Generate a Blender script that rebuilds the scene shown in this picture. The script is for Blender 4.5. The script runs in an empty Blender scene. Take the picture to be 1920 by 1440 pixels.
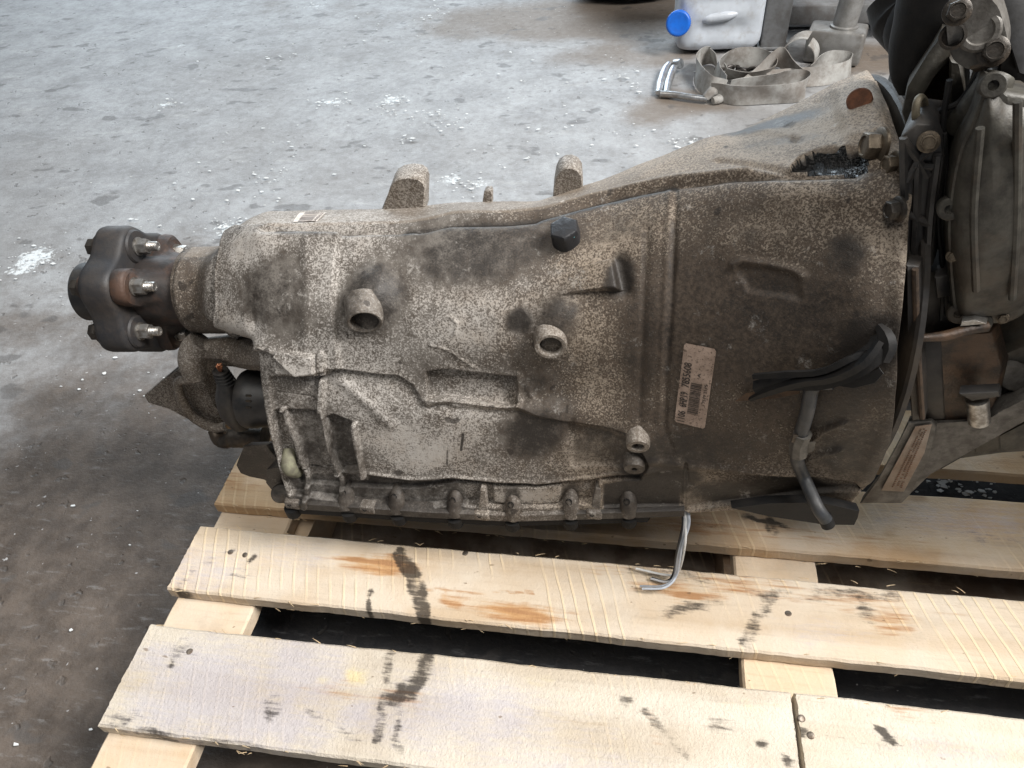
import bpy, math, random
import numpy as np
from mathutils import Vector, Matrix
random.seed(7); RNG = np.random.default_rng(11)
scene = bpy.context.scene
COL = scene.collection

# ------------------------------------------------------------------ camera
FPX = 1368.83                      # focal length in pixels of a 1920 px wide picture
PITCH, YAW, ROLL = 0.77471, -0.214833, -0.099801
CAM = np.array([0.0, 0.0, 0.70])   # 0.70 m above the top of the pallet (z = 0)
def _basis():
    cp, sp, cy, sy = math.cos(PITCH), math.sin(PITCH), math.cos(YAW), math.sin(YAW)
    f = np.array([sy*cp, cy*cp, -sp]); r = np.array([cy, -sy, 0.0]); u = np.cross(r, f)
    cr, sr = math.cos(ROLL), math.sin(ROLL)
    return cr*r+sr*u, -sr*r+cr*u, f
CR, CU, CF = _basis()
camd = bpy.data.cameras.new('camera'); cam = bpy.data.objects.new('camera', camd); COL.objects.link(cam)
camd.sensor_width = 36.0; camd.lens = FPX/1920*36.0; camd.clip_start = 0.02; camd.clip_end = 100
cam.matrix_world = Matrix(((CR[0], CU[0], -CF[0], CAM[0]), (CR[1], CU[1], -CF[1], CAM[1]),
                           (CR[2], CU[2], -CF[2], CAM[2]), (0, 0, 0, 1)))
scene.camera = cam

# ------------------------------------------------------------------ light
world = bpy.data.worlds.new('World'); scene.world = world; world.use_nodes = True
world.node_tree.nodes['Background'].inputs[0].default_value = (0.80, 0.88, 1.0, 1)
world.node_tree.nodes['Background'].inputs[1].default_value = 0.10
def area(name, loc, target, sx, sy, power, col):
    l = bpy.data.lights.new(name, 'AREA'); l.shape = 'RECTANGLE'; l.size = sx; l.size_y = sy
    l.energy = power; l.color = col
    o = bpy.data.objects.new(name, l); COL.objects.link(o); o.location = loc
    o.rotation_euler = (Vector(target)-Vector(loc)).to_track_quat('-Z', 'Y').to_euler()
    return o
area('daylight_from_far_door', (-1.8, 7.5, 3.2), (-0.4, 0.8, 0), 8.0, 3.6, 600, (0.78, 0.90, 1.0))
area('daylight_from_side_door', (2.3, 0.25, 2.9), (0.0, 0.5, 0), 1.4, 1.4, 275, (1.0, 0.98, 0.955))
area('fill_from_above', (-0.6, -0.6, 3.6), (-0.1, 0.6, 0), 1.8, 1.8, 60, (1.0, 0.96, 0.90))  # added fill light, above and behind the camera
vs = scene.view_settings
vs.view_transform = 'Standard'; vs.look = 'None'; vs.exposure = 0.0; vs.gamma = 1.0; vs.use_curve_mapping = False

# ------------------------------------------------------------------ measuring helpers (photo pixel -> place)
def ray(p): return CF*FPX + CR*(p[0]-960) - CU*(p[1]-720)
def atZ(p, z): d = ray(p); return CAM + d*((z-CAM[2])/d[2])
def atY(p, y): d = ray(p); return CAM + d*(y/d[1])
def proj(P):
    v = np.asarray(P, float)-CAM; w = v@CF
    return np.stack([960+FPX*(v@CR)/w, 720-FPX*(v@CU)/w], -1)
AX0 = np.array([-.52, .565, .247]); AXD = np.array([1, .0625, .004]); AXD /= np.linalg.norm(AXD)
def axis(X): return AX0 + AXD*((X-AX0[0])/AXD[0])
def atR(p, r):                       # point where the sight line meets a cylinder of radius r about the gearbox axis
    d = ray(p); d /= np.linalg.norm(d); w = CAM-AX0
    dp = d-(d@AXD)*AXD; wp = w-(w@AXD)*AXD
    a = dp@dp; b = dp@wp; c = wp@wp-r*r; q = b*b-a*c
    return CAM + d*((-b-math.sqrt(max(q, 0)))/a)

# ------------------------------------------------------------------ mesh helpers
def unit(v): v = np.asarray(v, float); return v/max(np.linalg.norm(v), 1e-12)
def link(o, parent=None):
    COL.objects.link(o)
    if parent is not None:
        o.parent = parent
        root = parent
        o.matrix_parent_inverse = Matrix.Translation(-Vector(ORIG.get(parent.name, (0, 0, 0))))
    return o
ORIG = {}
def mk(name, V, F, mat, parent=None, smooth=True, ang=40):
    me = bpy.data.meshes.new(name); me.from_pydata([tuple(map(float, v)) for v in V], [], [tuple(map(int, f)) for f in F]); me.update()
    if mat: me.materials.append(mat)
    if smooth:
        me.polygons.foreach_set('use_smooth', [True]*len(me.polygons))
        if ang: me.set_sharp_from_angle(angle=math.radians(ang))
    return link(bpy.data.objects.new(name, me), parent)
def empty(name, loc):
    o = bpy.data.objects.new(name, None); o.location = loc; o.empty_display_size = .05; COL.objects.link(o)
    ORIG[o.name] = tuple(loc); return o
def tag(o, label, cat, group=None):
    o['label'] = label; o['category'] = cat
    if group: o['group'] = group
    return o
def grid_faces(n, m, close_u=False, close_v=False, off=0):
    F = []
    for i in range(n if close_u else n-1):
        for j in range(m if close_v else m-1):
            a = i*m+j; b = i*m+(j+1) % m; c = ((i+1) % n)*m+(j+1) % m; d = ((i+1) % n)*m+j
            F.append((a+off, b+off, c+off, d+off))
    return F
def frame(d, up=(0, 0, 1)):
    d = unit(d); up = np.asarray(up, float)
    if abs(d@unit(up)) > .98: up = np.array([0, 1., 0])
    s = unit(np.cross(up, d)); return s, np.cross(d, s), d
def spline(pts, n):                   # Catmull-Rom through the points
    P = np.asarray(pts, float)
    if len(P) == 2: return P[0]+(P[1]-P[0])*np.linspace(0, 1, n)[:, None]
    Q = np.vstack([2*P[0]-P[1], P, 2*P[-1]-P[-2]]); out = []
    for t in np.linspace(0, len(P)-1-1e-9, n):
        i = int(t); f = t-i; a, b, c, d = Q[i:i+4]
        out.append(.5*((2*b)+(c-a)*f+(2*a-5*b+4*c-d)*f*f+(3*b-a-3*c+d)*f**3))
    return np.array(out)
def tube_geo(pts, r, seg=12, n=None, flat=1.0, cap=True, up=(0, 0, 1)):
    P = spline(pts, n or max(2, 6*(len(pts)-1)+1)); k = len(P)
    rad = np.interp(np.linspace(0, 1, k), np.linspace(0, 1, len(np.atleast_1d(r))), np.atleast_1d(r)) if np.ndim(r) else np.full(k, r)
    V = []; s = None
    for i in range(k):
        d = unit(P[min(i+1, k-1)]-P[max(i-1, 0)])
        if s is None: s = frame(d, up)[0]
        s = unit(s-(s@d)*d); b = np.cross(d, s)
        for j in range(seg):
            a = 2*math.pi*j/seg; V.append(P[i]+rad[i]*(math.cos(a)*s+flat*math.sin(a)*b))
    F = grid_faces(k, seg, close_v=True)
    if cap: F += [tuple(range(seg))[::-1], tuple(range((k-1)*seg, k*seg))]
    return V, F
def tube(name, pts, r, mat, parent=None, **kw):
    V, F = tube_geo(pts, r, **kw); return mk(name, V, F, mat, parent)
def lathe_geo(c, d, prof, seg=32, up=(0, 0, 1), rfun=None):
    s, t, d = frame(d, up); V = []
    for r, z in prof:
        for j in range(seg):
            a = 2*math.pi*j/seg; k = rfun(a, r, z) if rfun else r
            V.append(np.asarray(c)+d*z+k*(math.cos(a)*s+math.sin(a)*t))
    return V, grid_faces(len(prof), seg, close_v=True)
def lathe(name, c, d, prof, mat, parent=None, seg=32, cap0=True, cap1=True, ang=35, **kw):
    V, F = lathe_geo(c, d, prof, seg, **kw); n = len(prof)
    if cap0: F.append(tuple(range(seg))[::-1])
    if cap1: F.append(tuple(range((n-1)*seg, n*seg)))
    return mk(name, V, F, mat, parent, ang=ang)
def prism(name, poly, ext, mat, parent=None, bevel=.0, smooth=True, ang=35):
    P = np.asarray(poly, float); e = np.asarray(ext, float); n = len(P); c = P.mean(0); eu = unit(e)
    nrm = np.zeros(3)
    for i in range(n): nrm += np.cross(P[i]-c, P[(i+1) % n]-c)
    if nrm@e > 0: P = P[::-1]
    def inset(Q, b):
        out = []
        for i in range(n):
            p0, p1, p2 = Q[i-1], Q[i], Q[(i+1) % n]; out.append(p1+b*.5*(unit(p0-p1)+unit(p2-p1)) if b else p1)
        return np.array(out)
    rings = [inset(P, bevel), P+eu*bevel*.6, P+e-eu*bevel*.6, inset(P, bevel)+e] if bevel else [P, P+e]
    V = np.vstack(rings); k = len(rings)
    F = [tuple(range(n)), tuple(range((k-1)*n, k*n))[::-1]]
    for q in range(k-1):
        for i in range(n): F.append((q*n+i, (q+1)*n+i, (q+1)*n+(i+1) % n, q*n+(i+1) % n))
    return mk(name, V, F, mat, parent, smooth, ang)
def box_geo(c, half, R=None, bev=.0):
    hx, hy, hz = half; b = min(bev, hx*.9, hy*.9, hz*.9); V = []; 
    # rounded box: stacked rounded rectangles
    prof = [(-hz, b), (-hz+b*.3, b*.3), (-hz+b, 0), (hz-b, 0), (hz-b*.3, b*.3), (hz, b)] if b else [(-hz, 0), (hz, 0)]
    ring = []
    if b:
        for sx, sy, a0 in ((1, 1, 0), (-1, 1, 90), (-1, -1, 180), (1, -1, 270)):
            for a in (0, 30, 60, 90): ring.append((sx*(hx-b)+b*math.cos(math.radians(a0+a)), sy*(hy-b)+b*math.sin(math.radians(a0+a))))
    else: ring = [(hx, hy), (-hx, hy), (-hx, -hy), (hx, -hy)]
    n = len(ring)
    for z, ins in prof:
        for x, y in ring: V.append((x*(1-ins/hx), y*(1-ins/hy), z))
    V = np.array(V)
    if R is not None: V = V@np.asarray(R, float).T
    F = grid_faces(len(prof), n, close_v=True) + [tuple(range(n))[::-1], tuple(range((len(prof)-1)*n, len(prof)*n))]
    return V+np.asarray(c), F
def box(name, c, half, mat, parent=None, R=None, bev=.002, ang=35):
    V, F = box_geo(c, half, R, bev); return mk(name, V, F, mat, parent, ang=ang)
def rotz(a): c, s = math.cos(a), math.sin(a); return np.array([[c, -s, 0], [s, c, 0], [0, 0, 1]])
_cache = {}
def place(name, key, maker, loc, d, mat, parent, spin=0.0, scale=1.0):
    """a copy of a cached local mesh (built along +Z), put at loc pointing along d"""
    k = (key, mat.name)
    if k not in _cache:
        V, F = maker(); me = bpy.data.meshes.new(name); me.from_pydata([tuple(map(float, v)) for v in V], [], [tuple(map(int, f)) for f in F])
        me.materials.append(mat); me.polygons.foreach_set('use_smooth', [True]*len(me.polygons)); me.set_sharp_from_angle(angle=math.radians(35)); _cache[k] = me
    o = bpy.data.objects.new(name, _cache[k]); s, t, d = frame(d)
    cs, sn = math.cos(spin), math.sin(spin); s2, t2 = cs*s+sn*t, -sn*s+cs*t
    M = Matrix(((s2[0], t2[0], d[0], loc[0]), (s2[1], t2[1], d[1], loc[1]), (s2[2], t2[2], d[2], loc[2]), (0, 0, 0, 1)))
    o.matrix_basis = M @ Matrix.Scale(scale, 4)
    return link(o, parent)
def hexprof(rings):                   # rings: (radius, z, is_hex)
    V = []; seg = 24
    for r, z, h in rings:
        for j in range(seg):
            a = 2*math.pi*j/seg; k = r
            if h: k = r*math.cos(math.pi/6)/math.cos((a % (math.pi/3))-math.pi/6)
            V.append((k*math.cos(a), k*math.sin(a), z))
    n = len(rings)
    return V, grid_faces(n, seg, close_v=True)+[tuple(range(seg))[::-1], tuple(range((n-1)*seg, n*seg))]
def bolt_head(): return hexprof([(.0105, 0, 0), (.0105, .0018, 0), (.0098, .0024, 0), (.0078, .003, 1), (.0080, .0036, 1), (.0080, .0095, 1), (.0074, .0105, 1), (.0055, .0108, 0), (.0050, .0098, 0)])
def stud_nut():
    rings = [(.0105, 0, 0), (.0105, .0015, 0), (.0092, .002, 1), (.0092, .011, 1), (.0084, .0125, 1), (.0062, .0125, 0), (.0055, .0128, 0)]
    z = .0128
    for k in range(5): rings += [(.0056, z+.0006, 0), (.0050, z+.0013, 0)]; z += .0018
    rings += [(.0056, z+.0005, 0), (.0048, z+.0022, 0), (.0030, z+.0022, 0), (.0026, z+.0014, 0)]
    return hexprof(rings)

# ------------------------------------------------------------------ material helpers
class Mat:
    def __init__(s, name, rough=.7, metal=0.0, spec=.5):
        s.m = bpy.data.materials.new(name); s.m.use_nodes = True; s.t = s.m.node_tree; s.b = s.t.nodes['Principled BSDF']
        s.b.inputs['Roughness'].default_value = rough; s.b.inputs['Metallic'].default_value = metal
        s.b.inputs['Specular IOR Level'].default_value = spec; s._co = None
    def node(s, typ, **kw):
        n = s.t.nodes.new(typ)
        for k, v in kw.items(): setattr(n, k, v)
        return n
    def put(s, sock, v):
        if hasattr(v, 'is_output'): s.t.links.new(v, sock)
        elif v is not None:
            if hasattr(sock.default_value, '__len__') and not hasattr(v, '__len__'): v = (v, v, v, 1) if len(sock.default_value) == 4 else (v, v, v)
            elif hasattr(v, '__len__') and len(v) == 3 and len(sock.default_value) == 4: v = (*v, 1)
            sock.default_value = v
    @property
    def co(s):
        if s._co is None: s._co = s.node('ShaderNodeTexCoord').outputs['Object']
        return s._co
    def map(s, scale=(1, 1, 1), rot=(0, 0, 0), loc=(0, 0, 0), vec=None):
        n = s.node('ShaderNodeMapping'); s.put(n.inputs['Vector'], vec or s.co)
        n.inputs['Scale'].default_value = scale; n.inputs['Rotation'].default_value = rot; n.inputs['Location'].default_value = loc
        return n.outputs[0]
    def noise(s, scale, detail=4, rough=.55, vec=None, dist=0.0, out=0):
        n = s.node('ShaderNodeTexNoise'); s.put(n.inputs['Vector'], vec or s.co); n.inputs['Scale'].default_value = scale
        n.inputs['Detail'].default_value = detail; n.inputs['Roughness'].default_value = rough; n.inputs['Distortion'].default_value = dist
        return n.outputs[out]
    def vor(s, scale, vec=None, feature='F1'):
        n = s.node('ShaderNodeTexVoronoi', feature=feature); s.put(n.inputs['Vector'], vec or s.co); n.inputs['Scale'].default_value = scale
        return n.outputs['Distance']
    def wave(s, scale, dist=2, detail=2, vec=None, dscale=1.0):
        n = s.node('ShaderNodeTexWave'); s.put(n.inputs['Vector'], vec or s.co); n.inputs['Scale'].default_value = scale
        n.inputs['Distortion'].default_value = dist; n.inputs['Detail'].default_value = detail; n.inputs['Detail Scale'].default_value = dscale
        return n.outputs['Fac']
    def step(s, v, a, b, smooth=True):            # 0 below a, 1 above b
        n = s.node('ShaderNodeMapRange', interpolation_type='SMOOTHSTEP' if smooth else 'LINEAR'); s.put(n.inputs['Value'], v)
        n.inputs['From Min'].default_value = a; n.inputs['From Max'].default_value = b
        return n.outputs['Result']
    def m2(s, op, a, b=0.0, clamp=False):
        n = s.node('ShaderNodeMath', operation=op); n.use_clamp = clamp; s.put(n.inputs[0], a); s.put(n.inputs[1], b); return n.outputs[0]
    def mix(s, f, a, b, mode='MIX'):
        n = s.node('ShaderNodeMix', data_type='RGBA', blend_type=mode); s.put(n.inputs[0], f); s.put(n.inputs[6], a); s.put(n.inputs[7], b); return n.outputs[2]
    def attr(s, name):
        n = s.node('ShaderNodeAttribute', attribute_name=name); sp = s.node('ShaderNodeSeparateColor'); s.t.links.new(n.outputs['Color'], sp.inputs[0])
        return sp.outputs[0], sp.outputs[1], sp.outputs[2], n.outputs['Alpha']
    def bump(s, h, strength=.5, dist=.002, base=None):
        n = s.node('ShaderNodeBump'); s.put(n.inputs['Height'], h); n.inputs['Strength'].default_value = strength; n.inputs['Distance'].default_value = dist
        if base is not None: s.t.links.new(base, n.inputs['Normal'])
        return n.outputs[0]
    def done(s, col=None, rough=None, normal=None, metal=None):
        if col is not None: s.put(s.b.inputs['Base Color'], col)
        if rough is not None: s.put(s.b.inputs['Roughness'], rough)
        if normal is not None: s.put(s.b.inputs['Normal'], normal)
        if metal is not None: s.put(s.b.inputs['Metallic'], metal)
        return s.m
def simple(name, c, c2=None, rough=.6, metal=0., sc=60, bump=.3, dirt=None, dirt_amt=.5, spec=.5, bdist=.001):
    q = Mat(name, rough, metal, spec); n = q.noise(sc, 5, .65); c2 = c2 or tuple(x*.6 for x in c)
    col = q.mix(q.step(n, .35, .68), c, c2)
    if dirt: col = q.mix(q.m2('MULTIPLY', q.step(q.noise(sc*.35, 6, .7), .45, .62), dirt_amt), col, dirt)
    g = q.noise(sc*6, 2, .6)
    return q.done(col, q.m2('ADD', q.m2('MULTIPLY', n, .3), rough-.15), q.bump(q.m2('ADD', n, q.m2('MULTIPLY', g, .5)), bump, bdist))
# ------------------------------------------------------------------ painting of stains, dirt and some shade on dense meshes
def sstep(x, a, b): t = np.clip((x-a)/(b-a), 0, 1); return t*t*(3-2*t)
def seg_dist(P, pts, closed=False):
    Q = np.asarray(pts, float); best = np.full(len(P), 1e9)
    rng = range(len(Q) if closed else len(Q)-1)
    for i in rng:
        a = Q[i]; b = Q[(i+1) % len(Q)]; ab = b-a; L = max(ab@ab, 1e-14)
        t = np.clip(((P-a)@ab)/L, 0, 1); d = P-(a+t[:, None]*ab); best = np.minimum(best, np.einsum('ij,ij->i', d, d))
    return np.sqrt(best)
def poly_sd(P, pts):                  # signed distance, negative inside
    Q = np.asarray(pts, float); d = seg_dist(P, Q, True); ins = np.zeros(len(P), bool)
    for i in range(len(Q)):
        a = Q[i]; b = Q[i-1]
        c = ((a[1] > P[:, 1]) != (b[1] > P[:, 1])) & (P[:, 0] < (b[0]-a[0])*(P[:, 1]-a[1])/((b[1]-a[1]) if b[1] != a[1] else 1e-12)+a[0])
        ins ^= c
    return np.where(ins, -d, d)
def ell(P, c, rx, ry, ang=0.0, soft=.5):
    q = P-np.asarray(c); ca, sa = math.cos(ang), math.sin(ang)
    d = np.hypot((q[:, 0]*ca+q[:, 1]*sa)/rx, (-q[:, 0]*sa+q[:, 1]*ca)/ry)
    return 1-sstep(d, 1-soft, 1+soft)
def vnoise(P, sc, seed=0):            # cheap smooth value noise on 2D points
    r = np.random.default_rng(seed); T = r.random((256, 256)); q = np.asarray(P)*sc; i = np.floor(q).astype(int); f = q-i; f = f*f*(3-2*f)
    g = lambda a, b: T[(i[:, 0]+a) % 256, (i[:, 1]+b) % 256]
    return (g(0, 0)*(1-f[:, 0])+g(1, 0)*f[:, 0])*(1-f[:, 1])+(g(0, 1)*(1-f[:, 0])+g(1, 1)*f[:, 0])*f[:, 1]
def fbm(P, sc, seed=0, o=4):
    return sum(vnoise(P, sc*2**k, seed+k)*.5**k for k in range(o))/sum(.5**k for k in range(o))
def set_attr(me, name, arr):
    a = me.color_attributes.new(name, 'FLOAT_COLOR', 'POINT'); A = np.ones((len(me.vertices), 4), np.float32); A[:, :arr.shape[1]] = arr
    a.data.foreach_set('color', A.ravel())

FLOOR_Z = -0.12
# ------------------------------------------------------------------ floor
def floor_material():
    q = Mat('concrete_floor', .5, 0, .45)
    grime_shade, warm, pale, under_shade = q.attr('dirt')
    big = q.noise(1.6, 6, .6); med = q.noise(7, 7, .65); fine = q.noise(70, 5, .7)
    smear = q.noise(5, 6, .65, q.map((.5, 2.4, 1), (0, 0, .25)))
    base = q.mix(q.step(med, .3, .72), (.37, .375, .38), (.25, .25, .252))
    base = q.mix(q.m2('MULTIPLY', q.step(smear, .50, .72), .35), base, (.40, .41, .425))
    base = q.mix(q.m2('MULTIPLY', q.step(big, .42, .66), .45), base, (.205, .19, .178)); mot = q.noise(24, 6, .72); base = q.mix(q.m2('MULTIPLY', q.step(mot, .46, .66), .35), base, (.17, .16, .152)); base = q.mix(q.m2('MULTIPLY', q.step(mot, .54, .36), .0), base, (.5, .5, .5)); scf = q.noise(1, 6, .75, q.map((5, 16, 1), (0, 0, .5))); base = q.mix(q.m2('MULTIPLY', q.step(scf, .56, .72), .45), base, (.50, .50, .49))
    base = q.mix(q.m2('MULTIPLY', q.step(q.m2('ADD', warm, q.m2('MULTIPLY', q.m2('SUBTRACT', med, .5), .9)), .25, .8), .85), base, (.155, .118, .085))
    gm = q.step(q.m2('ADD', grime_shade, q.m2('ADD', q.m2('MULTIPLY', q.m2('SUBTRACT', med, .5), .8), q.m2('MULTIPLY', q.m2('SUBTRACT', fine, .5), .25))), .15, .95)
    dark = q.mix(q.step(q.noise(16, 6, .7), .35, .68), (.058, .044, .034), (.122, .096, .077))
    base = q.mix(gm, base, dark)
    base = q.mix(q.step(q.m2('ADD', under_shade, q.m2('MULTIPLY', q.m2('SUBTRACT', med, .5), .5)), .35, .8), base, (.018, .019, .022))
    st = q.noise(1, 5, .7, q.map((26, 110, 1), (0, 0, .22))); st2 = q.noise(1, 4, .7, q.map((120, 30, 1), (0, 0, -.5)))
    base = q.mix(q.m2('MULTIPLY', q.step(st, .55, .76), .22), base, (.50, .51, .52)); base = q.mix(q.m2('MULTIPLY', q.step(st2, .56, .76), .22), base, (.10, .09, .085))
    spots = q.step(q.noise(11, 3, .5, q.map((1, 1.6, 1))), .635, .69)
    base = q.mix(q.m2('MULTIPLY', spots, .55), base, (.07, .065, .062))
    pit = q.step(q.noise(45, 2, .5), .68, .74)
    base = q.mix(q.m2('MULTIPLY', pit, .45), base, (.06, .055, .05))
    wsp = q.step(q.noise(95, 2, .5), .735, .78)
    base = q.mix(q.m2('MULTIPLY', wsp, .55), base, (.62, .62, .62))
    base = q.mix(q.m2('MULTIPLY', q.step(fine, .3, .75), .22), base, (.10, .09, .085))
    base = q.mix(q.step(q.m2('ADD', pale, q.m2('MULTIPLY', q.m2('SUBTRACT', fine, .5), 1.4)), .55, .8), base, (.66, .69, .70))
    rough = q.m2('ADD', q.m2('MULTIPLY', fine, .5), .38)
    h = q.m2('ADD', q.m2('MULTIPLY', fine, .6), q.m2('MULTIPLY', med, 1.2))
    h = q.m2('SUBTRACT', h, q.m2('MULTIPLY', pit, .8))
    h = q.m2('ADD', h, q.m2('MULTIPLY', q.noise(220, 3, .7), .35)); return q.done(base, rough, q.bump(h, .5, .004))
def build_floor():
    xs = np.unique(np.concatenate([np.linspace(-30, -3, 6), np.arange(-2.9, 2.2, .03), np.linspace(2.3, 30, 6)]))
    ys = np.unique(np.concatenate([np.linspace(-30, -.5, 6), np.arange(-.4, 4.2, .03), np.linspace(4.4, 40, 6)]))
    XX, YY = np.meshgrid(xs, ys, indexing='ij'); P = np.stack([XX.ravel(), YY.ravel()], 1)
    z = FLOOR_Z-.002+.004*(fbm(P, 2.2, 3)-.5)
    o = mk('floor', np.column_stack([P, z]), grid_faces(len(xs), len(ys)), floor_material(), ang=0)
    o.data.flip_normals() if o.data.polygons[0].normal.z < 0 else None
    A = np.zeros((len(P), 4)); f = lambda px: atZ(px, FLOOR_Z)[:2]
    W = P+.16*(np.stack([fbm(P, 3.1, 5), fbm(P, 3.1, 9)], 1)-.5)
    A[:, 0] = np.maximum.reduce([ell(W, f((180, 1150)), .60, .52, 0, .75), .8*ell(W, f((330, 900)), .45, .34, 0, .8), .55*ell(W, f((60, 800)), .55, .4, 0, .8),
                                 ell(W, (.3, .4), .9, .55, 0, .3), .30*ell(W, f((420, 700)), .8, .35, 0, .9)])  # brown grime and the pallet's cast shade, painted together
    A[:, 1] = np.maximum.reduce([.85*ell(W, f((1080, 30)), .55, .22, 0, .7), .7*ell(W, f((1190, 95)), .35, .10, 0, .8), .35*ell(W, f((600, 10)), .9, .3, 0, .9),
                                 .8*ell(W, f((1690, 105)), .25, .16, 0, .7), .9*ell(W, f((1275, 190)), .16, .10, .3, .8), .45*ell(W, f((250, 620)), .7, .35, 0, .9)])
    for px, rx, ry in (((425, 428), .035, .03), ((620, 190), .04, .02), ((735, 185), .03, .03), ((310, 195), .03, .02), ((340, 85), .02, .02), ((65, 482), .05, .045),
                       ((1320, 268), .05, .02), ((845, 335), .03, .03), ((905, 345), .03, .025), ((30, 510), .03, .015), ((595, 12), .05, .02), ((800, 30), .03, .02), ((140, 430), .05, .015)):
        A[:, 2] = np.maximum(A[:, 2], .9*ell(P, f(px), rx, ry, 0, .9))
    A[:, 3] = ell(W, (.35, .40), .86, .30, 0, .25)  # shade under the pallet, painted onto the floor as near black
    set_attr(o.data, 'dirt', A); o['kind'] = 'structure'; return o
build_floor()

# white paint flakes and crumbs lying about on the floor
def build_flakes():
    V = []; F = []
    def flake(x, y, s):
        n = random.randint(4, 6); a0 = random.random()*6; k = len(V); t = random.uniform(.0004, .0014); tx, ty = random.uniform(-.15, .15), random.uniform(-.15, .15)
        ring = [(s*random.uniform(.5, 1.1)*math.cos(a0+2*math.pi*i/n), s*.6*random.uniform(.5, 1.1)*math.sin(a0+2*math.pi*i/n)) for i in range(n)]
        for dz in (0, t):
            for rx, ry in ring: V.append((x+rx, y+ry, FLOOR_Z+.0022+dz+abs(s)*.12+tx*rx+ty*ry))
        F.append(tuple(range(k+n, k+2*n)))
        for i in range(n): F.append((k+i, k+(i+1) % n, k+n+(i+1) % n, k+n+i))
    f = lambda px: atZ(px, FLOOR_Z)[:2]
    cl = [((430, 425), .05, 26), ((620, 192), .05, 14), ((735, 190), .05, 22), ((320, 195), .05, 10), ((740, 215), .04, 8), ((800, 220), .06, 12), ((845, 240), .05, 8), ((770, 262), .04, 6),
          ((500, 340), .06, 12), ((70, 480), .07, 20), ((30, 512), .05, 8), ((290, 425), .05, 7), ((1300, 270), .07, 22), ((870, 350), .06, 18), ((540, 108), .05, 6), ((590, 14), .06, 8),
          ((810, 25), .08, 9), ((180, 700), .05, 3), ((255, 725), .04, 3), ((150, 935), .05, 1), ((250, 905), .05, 1), ((180, 1310), .04, 1), ((10, 1395), .03, 1), ((100, 1170), .05, 1),
          ((1760, 905), .03, 16), ((1820, 915), .03, 14), ((430, 320), .3, 14), ((1000, 160), .3, 16), ((700, 60), .4, 14), ((170, 600), .3, 8), ((1040, 250), .2, 14), ((60, 900), .3, 3), ((1180, 150), .15, 12)]
    for px, sp, n in cl:
        c = f(px)
        for _ in range(int(n*1.8)):
            flake(c[0]+random.gauss(0, sp*.55), c[1]+random.gauss(0, sp*.45), min(abs(random.gauss(0, .0032))+.0012, .009))
    o = mk('paint_flakes', V, F, simple('flake_white', (.74, .76, .76), (.55, .56, .55), .8), smooth=False)
    o['kind'] = 'stuff'; o['label'] = 'white paint flakes and crumbs scattered over the concrete floor'; o['category'] = 'flakes'
build_flakes()

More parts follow.
